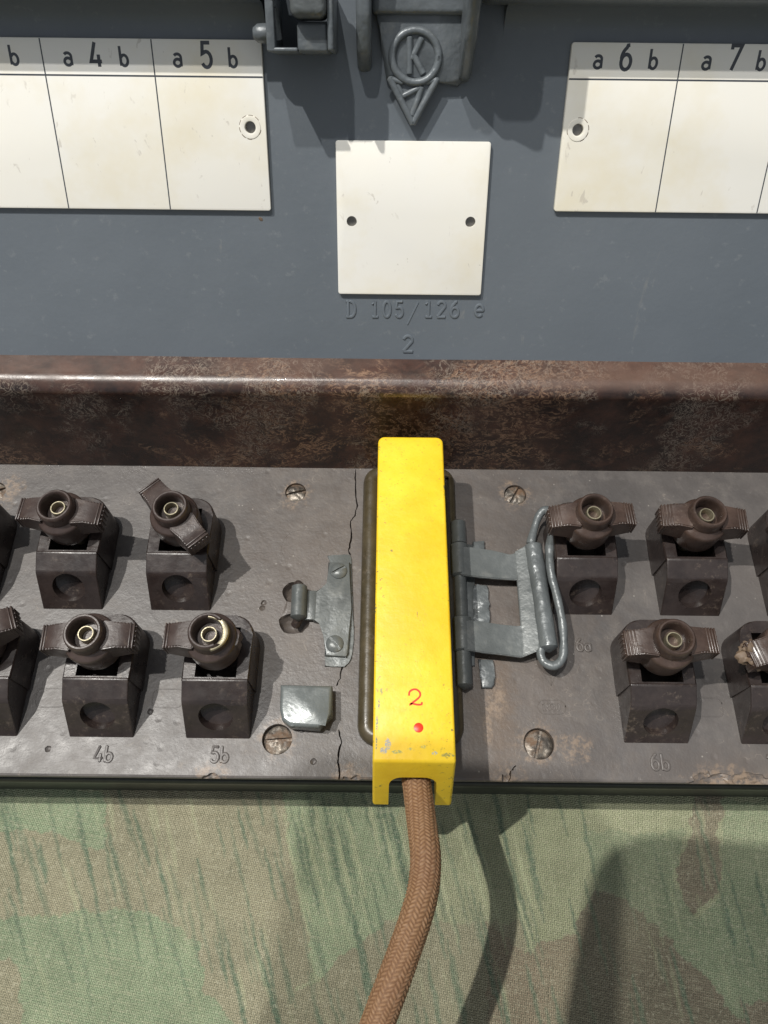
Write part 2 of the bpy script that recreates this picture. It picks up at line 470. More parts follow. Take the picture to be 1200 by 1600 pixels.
def tube(bm, pts, r, seg=12, flat=1.0, up=Vector((0, 0, 1)), cap=True, wob=0):
    """sweep of a (flattened) circle; flat scales it along up"""
    pts = [Vector(p) for p in pts]
    n = len(pts)
    rings = []
    for i, p in enumerate(pts):
        t = (pts[min(i + 1, n - 1)] - pts[max(i - 1, 0)]).normalized()
        s = t.cross(up)
        if s.length < 1e-4: s = t.cross(Vector((1, 0, 0)))
        s.normalize(); u = s.cross(t).normalized()
        rr = r if not callable(r) else r(i / (n - 1))
        if wob: rr = rr * (1 + wob * mnoise.noise(p * .35))
        rings.append([bm.verts.new(p + (s * math.cos(a) + u * math.sin(a) * flat) * rr) for a in (2 * math.pi * k / seg for k in range(seg))])
    for a, b in zip(rings, rings[1:]):
        for k in range(seg):
            j = (k + 1) % seg
            bm.faces.new((a[k], a[j], b[j], b[k]))
    if cap:
        for rg, pp, s in ((rings[0], pts[0], -1), (rings[-1], pts[-1], 1)):
            q = pts[1] if s < 0 else pts[-2]
            v = bm.verts.new(pp + (pp - q).normalized() * (r if not callable(r) else r(0)) * .6)
            for k in range(seg):
                j = (k + 1) % seg
                bm.faces.new((rg[k], rg[j], v))

# stroke lettering: each glyph is a list of polylines in a box 0..w by 0..1
def arc(cx, cy, rx, ry, a0, a1, n=14):
    return [(cx + rx * math.cos(R(a0 + (a1 - a0) * i / n)), cy + ry * math.sin(R(a0 + (a1 - a0) * i / n))) for i in range(n + 1)]
GL = {
    'a': (.52, [arc(.24, .42, .2, .16, 150, 15, 8) + [(.44, .40), (.44, .0)], arc(.24, .17, .2, .17, 40, 330, 14)]),
    'b': (.52, [[(.05, 1.02), (.05, 0)], arc(.27, .28, .22, .28, 150, -150, 16)]),
    'A': (.52, [[(.44, .6), (.44, 0)], arc(.23, .28, .21, .28, 25, 335, 18)]),
    'e': (.52, [[(.06, .30), (.46, .30)] + arc(.26, .30, .2, .27, 5, 315, 16)]),
    'D': (.62, [[(.12, 0), (.12, 1), (.28, 1)] + arc(.28, .5, .3, .5, 85, -85, 14) + [(.0, 0)], [(.0, 1), (.14, 1)]]),
    '/': (.60, [[(.02, -.28), (.56, 1.12)]]),
    '0': (.56, [arc(.28, .5, .24, .5, 90, 450, 26)]),
    '1': (.50, [[(.08, .82), (.27, 1.0), (.27, 0)], [(.08, 0), (.46, 0)]]),
    '2': (.56, [arc(.28, .74, .23, .26, 165, -20, 12) + [(.06, .04), (.04, 0), (.54, 0)]]),
    '3': (.56, [arc(.26, .76, .22, .24, 150, -80, 12), arc(.26, .27, .25, .27, 85, -150, 12)]),
    '4': (.60, [[(.30, 1), (.03, .22), (.56, .22)], [(.42, .50), (.42, 0)]]),
    '5': (.56, [[(.48, 1), (.12, 1), (.08, .56)] + arc(.27, .32, .24, .32, 125, -150, 14)]),
    '6': (.58, [arc(.29, .31, .24, .31, 90, 450, 20), [(.40, 1.0), (.30, .98)] + arc(.44, .42, .39, .52, 118, 178, 8)]),
    '7': (.56, [[(.06, .84), (.06, 1), (.52, 1), (.18, 0)]]),
    '8': (.56, [arc(.28, .75, .2, .24, 90, 450, 18), arc(.28, .27, .25, .27, 90, 450, 18)]),
}
def ribbon(bm, pts, w, z, M4=None):
    """flat painted stroke, w wide"""
    P = [Vector((p[0], p[1])) for p in pts]
    q = [P[0]]
    for p in P[1:]:
        if (p - q[-1]).length > 1e-4: q.append(p)
    P = q
    L, Rr = [], []
    n = len(P)
    closed = (P[0] - P[-1]).length < 1e-3
    for i in range(n):
        a = P[i - 1] if i > 0 else (P[-2] if closed else P[0])
        b = P[i + 1] if i < n - 1 else (P[1] if closed else P[-1])
        t1 = (P[i] - a) if (P[i] - a).length > 1e-6 else (b - P[i])
        t2 = (b - P[i]) if (b - P[i]).length > 1e-6 else t1
        t1 = t1.normalized(); t2 = t2.normalized()
        t = (t1 + t2)
        t = t.normalized() if t.length > .2 else t2
        nn = Vector((-t.y, t.x))
        k = w / 2 / max(.45, abs(nn.dot(Vector((-t2.y, t2.x)))))
        L.append(P[i] + nn * k); Rr.append(P[i] - nn * k)
    vl = [bm.verts.new((v.x, v.y, z)) for v in L]; vr = [bm.verts.new((v.x, v.y, z)) for v in Rr]
    for i in range(n - 1):
        bm.faces.new((vl[i], vr[i], vr[i + 1], vl[i + 1]))
def text_strokes(s, x, y, h, space=.18, wscale=1.0, slant=0.0):
    """yield polylines (x,y) of a string starting at x,y with cap height h"""
    for ch in s:
        if ch == ' ':
            x += h * .55; continue
        w, st = GL[ch]
        for pl in st:
            yield [(x + (p[0] * wscale + slant * p[1]) * h, y + p[1] * h) for p in pl]
        x += (w * wscale + space) * h
def text_width(s, h, space=.18, wscale=1.0):
    return sum((.55 if c == ' ' else GL[c][0] * wscale + space) * h for c in s) - space * h

def empty(name, loc_mm, parent=None):
    o = bpy.data.objects.new(name, None)
    o.empty_display_size = .01
    C.objects.link(o)
    o.location = Vector(loc_mm) * MM - (wloc(parent) if parent else Vector())
    o.parent = parent
    return o
def tag(o, label=None, cat=None, group=None, kind=None):
    if label: o['label'] = label
    if cat: o['category'] = cat
    if group: o['group'] = group
    if kind: o['kind'] = kind
    return o

# ================================================================== CLOTH the switchboard stands on
CZ = -28.0
def vnoise(x, y, s, seed):
    rs = np.random.RandomState(seed)
    t = rs.rand(64, 64)
    u, v = x / s, y / s
    i, j = np.floor(u).astype(int), np.floor(v).astype(int)
    fu, fv = u - i, v - j
    fu = fu * fu * (3 - 2 * fu); fv = fv * fv * (3 - 2 * fv)
    g = lambda a, b: t[a % 64, b % 64]
    return (g(i, j) * (1 - fu) + g(i + 1, j) * fu) * (1 - fv) + (g(i, j + 1) * (1 - fu) + g(i + 1, j + 1) * fu) * fv
def inside(px, py, poly):
    r = np.zeros(px.shape, bool)
    n = len(poly)
    for i in range(n):
        x1, y1 = poly[i]; x2, y2 = poly[(i + 1) % n]
        c = ((y1 > py) != (y2 > py))
        xi = (x2 - x1) * (py - y1) / (y2 - y1 + 1e-12) + x1
        r ^= c & (px < xi)
    return r
def make_cloth():
    x0, x1, y0, y1, st = -112.0, 112.0, -52.0, 36.0, 0.34
    xs = np.arange(x0, x1, st); ys = np.arange(y0, y1, st)
    # coarse skirts so the cloth runs on outside the frame
    xs = np.concatenate(([-420, -300, -200, -150], xs, [150, 200, 300, 420]))
    ys = np.concatenate(([-400, -250, -150, -90], ys, [80, 150, 300]))
    X, Y = np.meshgrid(xs, ys)
    nx, ny = len(xs), len(ys)
    Z = CZ + .7 * (vnoise(X, Y, 23, 1) - .5) + .35 * (vnoise(X, Y, 9, 2) - .5)
    Z = np.where(Y > 20, CZ, Z)
    JX = X + 1.6 * (vnoise(X, Y, 2.2, 3) - .5) + .8 * (vnoise(X, Y, .8, 4) - .5)
    JY = Y + 1.6 * (vnoise(X, Y, 2.2, 5) - .5) + .8 * (vnoise(X, Y, .8, 6) - .5)
    green = np.array((0.150, 0.190, 0.118)); brown = np.array((0.212, 0.186, 0.128)); straw = np.array((0.235, 0.245, 0.150))
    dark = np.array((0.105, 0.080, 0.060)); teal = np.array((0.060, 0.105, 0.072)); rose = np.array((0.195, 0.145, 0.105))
    col = np.empty(X.shape + (3,)); col[:] = straw * .95
    def poly(pts): return [tuple(at(p[0], p[1], CZ)[:2]) for p in pts]
    def paint(pts, c, a=1.0):
        m = inside(JX, JY, poly(pts))
        col[m] = col[m] * (1 - a) + np.array(c) * a
    paint([(-90, 1200), (165, 1240), (165, 1330), (60, 1300), (-90, 1300)], green * 1.15)
    paint([(165, 1225), (440, 1235), (470, 1400), (492, 1520), (440, 1560), (380, 1640), (280, 1480), (215, 1420), (-90, 1440), (-90, 1300), (60, 1295), (165, 1330)], brown)
    paint([(-90, 1432), (60, 1432), (215, 1420), (250, 1432), (310, 1475), (322, 1545), (370, 1610), (380, 1700), (-90, 1700)], green * 1.1)
    paint([(-90, 1490), (15, 1495), (35, 1520), (32, 1700), (-90, 1700)], brown * .95)
    paint([(440, 1235), (620, 1235), (640, 1410), (600, 1445), (530, 1500), (498, 1535), (470, 1420)], green * 1.25, .8)
    paint([(498, 1535), (530, 1500), (600, 1440), (760, 1442), (820, 1440), (830, 1700), (360, 1700), (420, 1560)], brown * .92)
    paint([(760, 1442), (820, 1486), (905, 1455), (905, 1700), (760, 1700)], rose * .95)
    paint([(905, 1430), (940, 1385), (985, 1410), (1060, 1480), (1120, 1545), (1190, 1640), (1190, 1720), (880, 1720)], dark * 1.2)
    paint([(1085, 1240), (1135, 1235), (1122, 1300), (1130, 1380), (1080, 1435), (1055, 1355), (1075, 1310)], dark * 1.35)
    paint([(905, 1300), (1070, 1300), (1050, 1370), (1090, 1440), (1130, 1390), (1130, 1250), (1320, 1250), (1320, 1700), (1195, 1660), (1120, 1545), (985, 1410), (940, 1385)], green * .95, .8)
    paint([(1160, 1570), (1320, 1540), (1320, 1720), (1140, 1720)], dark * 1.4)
    # rain-stroke print: thin slanting dark green and straw dashes
    rs = np.random.RandomState(11)
    segs = []
    for k in range(230):
        px, py = rs.uniform(-60, 1260), rs.uniform(1200, 1590)
        ln = rs.uniform(50, 170)
        if py > 1430 and px < 330: continue
        if px > 900 and rs.rand() < .5: continue
        segs.append((px, py, ln, rs.uniform(.18, .30), 0, rs.uniform(.4, .95)))
    for k in range(30):   # the strong group beside the cord
        px = 440 + k * 13 + rs.uniform(-4, 4); py = rs.uniform(1215, 1330)
        segs.append((px, py, rs.uniform(90, 190), rs.uniform(.20, .30), 0 if k % 2 else 1, .8))
    for k in range(60):
        segs.append((rs.uniform(-60, 1260), rs.uniform(1200, 1590), rs.uniform(40, 120), rs.uniform(.18, .30), 1, rs.uniform(.2, .5)))
    for px, py, ln, sl, kind, a in segs:
        p = at(px, py, CZ); q = at(px + ln * sl, py + ln, CZ)
        dx, dy = q.x - p.x, q.y - p.y
        L2 = dx * dx + dy * dy
        mk = (X > min(p.x, q.x) - 2) & (X < max(p.x, q.x) + 2) & (Y > min(p.y, q.y) - 2) & (Y < max(p.y, q.y) + 2)
        xx, yy = JX[mk] * .35 + X[mk] * .65, Y[mk]
        t = np.clip(((xx - p.x) * dx + (yy - p.y) * dy) / L2, 0, 1)
        d = np.hypot(xx - p.x - t * dx, yy - p.y - t * dy)
        w = .30 * (0.5 + np.sin(np.pi * np.clip(t, .05, .95))) * rs.uniform(.6, 1.25)
        f = np.clip((w - d) / .30 + .5, 0, 1) * a * .95
        cc = teal if kind == 0 else straw * 1.35
        col[mk] = col[mk] * (1 - f[:, None]) + cc * f[:, None]
    fade = .80 + .42 * vnoise(X, Y, 7, 8) * .6 + .32 * vnoise(X, Y, 2.5, 9) * .5
    col *= fade[..., None]
    wear = np.clip(vnoise(X, Y, 14, 21) * 1.6 - .75, 0, 1)[..., None] * .35
    col = col * (1 - wear) + np.array((.32, .30, .20)) * wear
    col = (col * .90 + np.array((.205, .222, .145)) * .10) * 1.72
    grey = col.mean(-1, keepdims=True); col = grey + (col - grey) * .88
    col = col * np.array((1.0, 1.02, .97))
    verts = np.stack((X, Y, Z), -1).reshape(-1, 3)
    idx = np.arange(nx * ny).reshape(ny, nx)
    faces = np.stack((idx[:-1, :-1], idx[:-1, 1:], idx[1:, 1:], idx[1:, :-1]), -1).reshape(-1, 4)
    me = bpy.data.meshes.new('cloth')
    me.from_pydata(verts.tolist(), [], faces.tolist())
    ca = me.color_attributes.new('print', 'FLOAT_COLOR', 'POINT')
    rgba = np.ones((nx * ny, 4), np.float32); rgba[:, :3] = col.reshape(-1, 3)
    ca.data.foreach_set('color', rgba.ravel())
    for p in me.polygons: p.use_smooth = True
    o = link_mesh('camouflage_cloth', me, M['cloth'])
    tag(o, 'faded green and brown camouflage cloth spread under the switchboard', 'cloth')
make_cloth()

# ================================================================== SWITCHBOARD
SB = empty('field_switchboard', (0, 60, CZ))
tag(SB, 'old open field telephone switchboard with grey lid and rows of brown winged terminals', 'switchboard')
YF, YW = 24.2, 98.6          # front edge of the terminal plate, foot of the rear wall

def blob_mesh(c, r, seed, amp=.5, sub=3, sq=(1, 1, 1)):
    bm = bmesh.new()
    bmesh.ops.create_icosphere(bm, subdivisions=sub, radius=1)
    for v in bm.verts:
        k = 1 + amp * mnoise.noise(v.co * 1.7 + Vector((seed, 0, 0))) + amp * .5 * mnoise.noise(v.co * 4 + Vector((0, seed, 0)))
        v.co = Vector((v.co.x * sq[0], v.co.y * sq[1], v.co.z * sq[2])) * r * k + Vector(c)
    return mesh_from(bm)

SCREWS = [(462, 769, 2.55, .25), (433, 1155, 3.15, 1.0), (805, 773, 2.7, .35), (842, 1162, 3.2, .9), (-8, 768, 2.6, .3), (1290, 775, 2.6, .3), (1265, 1170, 3.1, .8)]
def make_plate():
    bm = bmesh.new()
    pr = [(YF + 1.3, -8.5), (YF + 1.0, -8.0), (YF, -.55), (YF + .16, -.16), (YF + .55, 0), (YW + 3, 0), (YW + 3, -8.5)]
    profile_x(bm, pr, -260, 260)
    me = mesh_from(bm)
    cut = []
    for px, py, r, dep in SCREWS:
        b = bmesh.new(); p = at(px, py)
        lathe(b, [(0, -dep - 1.2), (r, -dep - 1.2), (r * 1.02, 1), (0, 1)], 36, (p.x, p.y, 0))
        cut.append(mesh_from(b))
    # kidney recess of the left catch
    for (px, py, r, sq) in ((461, 925, 2.6, (1.15, 1, 1)), (459, 974, 2.6, (1.3, .95, 1))):
        p = at(px, py)
        cut.append(blob_mesh((p.x, p.y, 0), r, px, .12, 3, sq))
    # chips broken out of the front edge
    for px, py, r, sq in ((328, 1219, 1.9, (1.3, .7, .7)), (548, 1224, 1.8, (1.3, .8, .6)), (790, 1226, 1.6, (.7, 1.4, .6)), (1130, 1226, 3.0, (2.2, .75, .45)),
                          (1175, 1226, 2.4, (2, 1, .5)), (1103, 1222, 2.2, (1.0, 1.0, .45))):
        p = at(px, py)
        cut.append(blob_mesh((p.x, p.y, .1), r, px, .55, 3, sq))
    # small pits
    rs = random.Random(4)
    for px, py in ((75, 1170), (412, 942), (235, 1112), (490, 1190), (660 - 250, 950)):
        p = at(px, py)
        cut.append(blob_mesh((p.x, p.y, .2), .75, px, .25, 2))
    # cracks: thin jagged wedges cut into the plate
    for line in ([(556, 733), (555, 760), (558, 790), (554, 806), (547, 815), (549, 840), (545, 860), (547, 868)],
                 [(536, 1036), (531, 1060), (526, 1072)], [(530, 1140), (533, 1160), (528, 1185), (531, 1205), (527, 1226)],
                 [(795, 1226), (799, 1205), (806, 1196)]):
        pts = [at(*p) for p in line]
        dense = []
        for a, b_ in zip(pts, pts[1:]):
            for k in range(4): dense.append(a.lerp(b_, k / 4) + Vector((rs.uniform(-.12, .12), rs.uniform(-.1, .1), 0)))
        dense.append(pts[-1])
        b = bmesh.new()
        lo = []; A = []; B = []
        for i, p in enumerate(dense):
            w = rs.uniform(.13, .30) * (.5 if i in (0, len(dense) - 1) else 1)
            A.append(b.verts.new((p.x - w, p.y, .4))); B.append(b.verts.new((p.x + w, p.y, .4))); lo.append(b.verts.new((p.x, p.y, -1.4)))
        for i in range(len(dense) - 1):
            b.faces.new((A[i], A[i + 1], B[i + 1], B[i])); b.faces.new((A[i], lo[i], lo[i + 1], A[i + 1])); b.faces.new((B[i], B[i + 1], lo[i + 1], lo[i]))
        b.faces.new((A[0], B[0], lo[0])); b.faces.new((A[-1], lo[-1], B[-1]))
        cut.append(mesh_from(b))
    me = flat_large(boolean(me, cut, smooth=25), 30)
    return link_mesh('terminal_plate', me, M['plate'], SB)
PL = make_plate()

def strokes_to_tubes(bm, polys, r, z, flat=.7):
    for pl in polys:
        tube(bm, [(p[0], p[1], z) for p in pl], r, 8, flat)
# moulded numbers and outlines on the plate
for s, px, py in (('4b', 160, 1190), ('5b', 342, 1191), ('6b', 1033, 1203), ('6A', 913, 1017), ('3b', -18, 1190), ('7b', 1216, 1205)):
    bm = bmesh.new()
    p = at(px, py); h = 3.1 if s != '6A' else 2.7
    w = text_width(s, h, .12)
    strokes_to_tubes(bm, text_strokes(s, p.x - w / 2, p.y, h, .12), .34, .05, .8)
    obj('moulded_number', bm, M['plate'], PL)
def rrect(cx, cy, w, h, r, n=6):
    o = []
    for sx_, sy_, a in ((1, 1, 0), (-1, 1, 90), (-1, -1, 180), (1, -1, 270)):
        for i in range(n + 1):
            t = R(a + 90 * i / n)
            o.append((cx + sx_ * (w / 2 - r) + r * math.cos(t), cy + sy_ * (h / 2 - r) + r * math.sin(t)))
    return o
for px, py in ((80, 1090), (262, 1091), (1105, 1105), (1290, 1105)):
    bm = bmesh.new(); p = at(px, py)
    q = rrect(p.x, p.y, 6.6, 4.0, 1.3)
    tube(bm, [(a, b, -.02) for a, b in q + q[:2]], .14, 6, .8, cap=False)
    obj('moulded_outline', bm, M['plate'], PL)
# faint moulded circle, oval stamp and triangle
bm = bmesh.new(); p = at(470, 855); tube(bm, [(p.x + 4.6 * math.cos(R(a)), p.y + 4.6 * math.sin(R(a)), -.04) for a in range(-30, 215, 8)], .10, 6, .8)
obj('moulded_circle', bm, M['plate'], PL)
bm = bmesh.new()
p = at(862, 1105); q = rrect(p.x, p.y, 6.0, 3.0, 1.5)
tube(bm, [(a, b, -.03) for a, b in q + q[:2]], .13, 6, .8, cap=False)
strokes_to_tubes(bm, text_strokes('1830', p.x - 2.0, p.y - .75, 1.5, .12), .13, 0, .8)
obj('moulded_stamp', bm, M['plate'], PL)
bm = bmesh.new()
a, b, c = at(833, 1032), at(877, 1035), at(861, 1071)
for u, v in ((a, b), (b, c), (c, a), (at(845, 1040), at(861, 1060)), (at(868, 1040), at(861, 1060)), (at(861, 1060), c)):
    tube(bm, [(u.x, u.y, -.03), (v.x, v.y, -.03)], .13, 6, .8)
obj('moulded_triangle', bm, M['plate'], PL)

# countersunk fixing screws
for i, (px, py, r, dep) in enumerate(SCREWS):
    p = at(px, py); ang = [15, 5, 60, 75, 30, 30, 30][i]
    bm = bmesh.new()
    lathe(bm, [(0, -dep - 1.1), (r * .97, -dep - 1.1), (r * .97, -dep - .35)] + [(r * q, -dep - .3 + .5 * (1 - q * q)) for q in (.9, .8, .7, .6, .5, .4, .3, .2, .1, 0)], 48, (0, 0, 0))
    me = mesh_from(bm)
    b = bmesh.new(); box(b, -r * 1.2, r * 1.2, -.36, .36, -dep - .75, 1)
    me = boolean(me, [mesh_from(b, 0)])
    bm = bmesh.new(); bm.from_mesh(me)
    bmesh.ops.subdivide_edges(bm, edges=[e for e in bm.edges if e.calc_length() > .5], cuts=2, use_grid_fill=True)
    for v in bm.verts:
        if v.co.z > -dep - .8:
            q = v.co * 1.1 + Vector((px, py, 0))
            v.co.z += .20 * mnoise.noise(q) + .07 * mnoise.noise(q * 2.6)
    me = mesh_from(bm, 30)
    me.transform(Matrix.Translation((p.x, p.y, 0)) @ Matrix.Rotation(R(ang), 4, 'Z'))
    o = link_mesh('screw', me, M['rust'], SB)
    if i in (0, 2): tag(o, 'rust-brown screw filled level with the plate')

# box body under the plate
bm = bmesh.new()
box(bm, -260, 260, YF + 1.1, 150, CZ - .1, -8.3, .4)
obj('box_body', bm, M['green'], SB)
bm = bmesh.new()
profile_x(bm, [(YF + .35, -12.2), (YF + .15, -9.2), (YF + .6, -8.4), (YF + 1.4, -8.4), (YF + 1.4, -12.4)], -260, 260, .15)
obj('front_bead', bm, M['green'], SB)

# rear wall of mottled bakelite with rounded top edge
def make_wall():
    bm = bmesh.new()
    prof = [(YW, -.5), (YW + .15, 1.2), (YW + 3.9, 23.6)]
    cx, cz, r = YW + 7.4, 24.3, 3.6
    for i in range(13):
        a = R(172 - i * 82 / 12)
        prof.append((cx + r * math.cos(a), cz + r * math.sin(a)))
    prof += [(YW + 13.3, 27.9), (YW + 13.9, 27.3), (YW + 13.9, -.5)]
    n = 120
    rows = []
    for i in range(n + 1):
        x = -260 + 520 * i / n
        rows.append([bm.verts.new((x, y + .16 * mnoise.noise(Vector((x * .03, y, 0))), z + .2 * mnoise.noise(Vector((x * .025, 3, z * .05))))) for y, z in prof])
    m = len(prof)
    for a, b in zip(rows, rows[1:]):
        for k in range(m):
            j = (k + 1) % m
            bm.faces.new((a[k], b[k], b[j], a[j]))
    bm.faces.new(rows[0]); bm.faces.new(rows[-1][::-1])
    return obj('rear_wall', bm, M['wall'], SB, smooth=50)
make_wall()

# ---- the lid ------------------------------------------------------
S_RIM = lid(600, 50).y
def make_lid():
    bm = bmesh.new()
    box(bm, -170, 170, -6, S_RIM + 17, -2.5, 0)
    o = obj('lid', bm, M['lid'], SB, LM)
    # raised rolled rim, interrupted where the bracket and catch sit
    for xa, xb in ((-170, L_RIM), (R_RIM, 170)):
        bm = bmesh.new()
        pf = [(S_RIM - 1.5, -.4), (S_RIM - 1.5, .02)]
        for i in range(0, 10):
            a = R(90 * i / 9)
            pf.append((S_RIM + 4.2 * math.sin(a), .03 + 4.2 * (1 - math.cos(a))))
        pf += [(S_RIM + 4.4, 7.6), (S_RIM + 4.8, 8.9), (S_RIM + 6.0, 9.6), (S_RIM + 16, 10.0), (S_RIM + 16.5, 9.4), (S_RIM + 16.5, -.4)]
        a_ = [bm.verts.new((xa, s, n)) for s, n in pf]
        b_ = [bm.verts.new((xb, s, n)) for s, n in pf]
        k = len(pf)
        for i in range(k):
            j = (i + 1) % k
            bm.faces.new((a_[i], b_[i], b_[j], a_[j]))
        bm.faces.new(a_[::-1]); bm.faces.new(b_)
        obj('rim', bm, M['lid'], o, LM, smooth=50)
    return o
L_RIM, R_RIM = lid(402, 10, 9).x, lid(800, 10, 9).x
LID = make_lid()
# embossed type number below the centre card
bm = bmesh.new()
def lid_text(bm, s, pxl, pxr, pyb, pyt, r, wscale=1.0, **k):
    a, b = lid(pxl, pyb), lid(pxr, pyb); t = lid(pxl, pyt)
    h = t.y - a.y
    w = text_width(s, h, .3, wscale)
    f = (b.x - a.x) / w
    for pl in text_strokes(s, 0, 0, h, .3, wscale):
        tube(bm, [(a.x + p[0] * f, a.y + p[1], 0) for p in pl], r, 8, .8)
lid_text(bm, 'D', 541, 556, 495, 471, .33)
lid_text(bm, '105', 580, 630, 495, 471, .33)
lid_text(bm, '/', 636, 654, 500, 475, .20)
lid_text(bm, '126', 663, 717, 495, 471, .33)
lid_text(bm, 'e', 740, 756, 495, 462, .33)
lid_text(bm, '2', 629, 645, 549, 525, .36)
obj('embossed_number', bm, M['lid'], LID, LM)
# paint nick below the left card
bm = bmesh.new()
p = lid(408, 341)
for k in range(5): 
    q = (p.x + random.uniform(-.3, .3), p.y + random.uniform(-.4, .4))
    lathe(bm, [(.28, .0), (.2, .05), (0, .07)], 8, (q[0], q[1], 0))
obj('paint_nick', bm, M['chip'], LID, LM)

# ---- cards on the lid ---------------------------------------------
CT = .9   # card thickness
def card(name_label, x0, x1, s0, s1, holes, hole_r, rad=.5):
    bm = bmesh.new()
    pts = rrect((x0 + x1) / 2, (s0 + s1) / 2, x1 - x0, s1 - s0, rad, 4)
    prism(bm, pts, .02, CT, .14, 2)
    me = mesh_from(bm)
    cut = []
    for hx, hs in holes:
        b = bmesh.new(); lathe(b, [(0, -.5), (hole_r, -.5), (hole_r, 2), (0, 2)], 32, (hx, hs, 0)); cut.append(mesh_from(b))
    if cut: me = boolean(me, cut, smooth=30)
    o = link_mesh('label_card', me, M['label'], SB, LM)
    tag(o, name_label)
    for hx, hs in holes:
        b = bmesh.new(); lathe(b, [(hole_r * .98, .03), (0, .03)], 24, (hx, hs, 0))
        obj('rivet_hole', b, M['steel'], o, LM)
    return o
def cx(px, py): return lid(px, py, CT)
# centre card
tl, tr, bl, br = cx(525, 220), cx(768, 221), cx(528, 460), cx(751, 461)
x0, x1 = (tl.x + bl.x) / 2, (tr.x + br.x) / 2
h1, h2 = cx(549.5, 346), cx(735, 347)
card('blank square ivory card in the middle of the lid', x0, x1, (bl.y + br.y) / 2, (tl.y + tr.y) / 2, [(h1.x, h1.y), (h2.x, h2.y)], 1.05)

def strip_card(lbl, right, divs, sT, sH, sB, x_end, cells, hole):
    """numbered card; divs = x of the divider lines, x_end = the inner end"""
    far = x_end + (-92 if not right else 92)
    a, b = (far, x_end) if not right else (x_end, far)
    o = card(lbl, a, b, sB, sT, [hole], 1.08)
    bm = bmesh.new()
    z = CT + .012
    ribbon(bm, [(a + .1, sH), (b - .1, sH)], .30, z)
    obj('printed_line', bm, M['ink'], o, LM, smooth=0)
    for i, d in enumerate(divs):
        bm = bmesh.new()
        ribbon(bm, [(d, sB + .1), (d, sT - .1)], .24, z + .006)
        obj('printed_line', bm, M['ink'], o, LM, smooth=0)
    for s, xa, base in cells:
        bm = bmesh.new()
        h = 4.0 if s.isdigit() else (3.15 if s == 'b' else 3.5)
        lw = .62 if s.isdigit() else .50
        w = text_width(s, h, 0, .95)
        for q, pl in enumerate(text_strokes(s, xa - w / 2, base, h, 0, .95)):
            ribbon(bm, pl, lw, z + .002 + .004 * q)
        obj('printed_' + ('digit' if s.isdigit() else 'letter'), bm, M['ink'], o, LM, smooth=0)
    # eyelet ring round the hole
    bm = bmesh.new()
    lathe(bm, [(1.12, CT - .1), (1.12, CT + .10), (1.30, CT + .16), (2.0, CT + .10), (2.1, CT - .05)], 32, (hole[0], hole[1], 0))
    obj('eyelet', bm, M['label'], o, LM)
    bm = bmesh.new()
    pts = [(hole[0] + 2.12 * math.cos(R(t)), hole[1] + 2.12 * math.sin(R(t))) for t in range(0, 361, 12)]
    rr = random.Random(int(abs(hole[0]) * 10))
    for k in range(0, 30, 3):
        if rr.random() < .75: ribbon(bm, pts[k:k + 3], .12, CT + .02)
    obj('eyelet_grime', bm, M['chip'], o, LM, smooth=0)
    return o
pitch = 21.2
e = cx(408, 60); e2 = cx(423, 329); xl = (e.x + e2.x) / 2
d1 = (cx(235, 62).x + cx(267, 328).x) / 2; d2 = (cx(62, 65).x + cx(108, 328).x) / 2
sT = cx(300, 61).y; sH = cx(300, 119.5).y; sB = cx(300, 328).y
hp = cx(391, 199)
bs = cx(300, 104).y
def mid(px, py=95): return cx(px, py).x
strip_card('long numbered card on the left of the lid, ending in cell 5', False, [d1, d2, d2 - (d1 - d2), d2 - 2 * (d1 - d2)], sT, sH, sB, xl,
    [('a', mid(278), bs), ('5', mid(323), bs - .1), ('b', mid(364), bs), ('a', mid(107), bs), ('4', mid(151), bs - .2), ('b', mid(194), bs), ('b', mid(23), bs), ('3', mid(-20), bs - .1), ('a', mid(-62), bs)], (hp.x, hp.y))
e = cx(895, 65); e2 = cx(865, 331); xr = (e.x + e2.x) / 2
d1 = (cx(1068, 69).x + cx(1024, 332).x) / 2; dd = d1 - xr
sT = cx(980, 66.5).y; sH = cx(980, 124.5).y; sB = cx(980, 331.5).y
hp = cx(903, 203)
bs = cx(980, 107).y
strip_card('long numbered card on the right of the lid, starting with cell 6', True, [d1, d1 + dd * 1.0, d1 + dd * 2.0, d1 + dd * 3], sT, sH, sB, xr,
    [('a', mid(935), bs), ('6', mid(978), bs - .2), ('b', mid(1021), bs), ('a', mid(1105), bs), ('7', mid(1148), bs - .1), ('b', mid(1190), bs), ('a', mid(1275), bs), ('8', mid(1318), bs)], (hp.x, hp.y))

# ---- cast bracket with the emblem ---------------------------------
def L2(px, py, n=0): q = lid(px, py, n); return (q.x, q.y)
BR = empty('bracket', (0, 130, 60), SB)
BR.name = 'cast_bracket'
bm = bmesh.new()
pts = [L2(588, 20, 3), L2(603, 122, 3), L2(612, 126, 3), L2(680, 128, 2), L2(716, 136, 2.5), L2(735, 118, 3), L2(748, 20, 3)]
top = lid(600, -60, 3).y
pts = [(pts[0][0] - .8, top)] + pts + [(pts[-1][0] + .4, top)]
prism(bm, pts[::-1], -.5, 2.0, 1.3, 4)
obj('face_web', bm, M['cast'], BR, LM)
bm = bmesh.new()
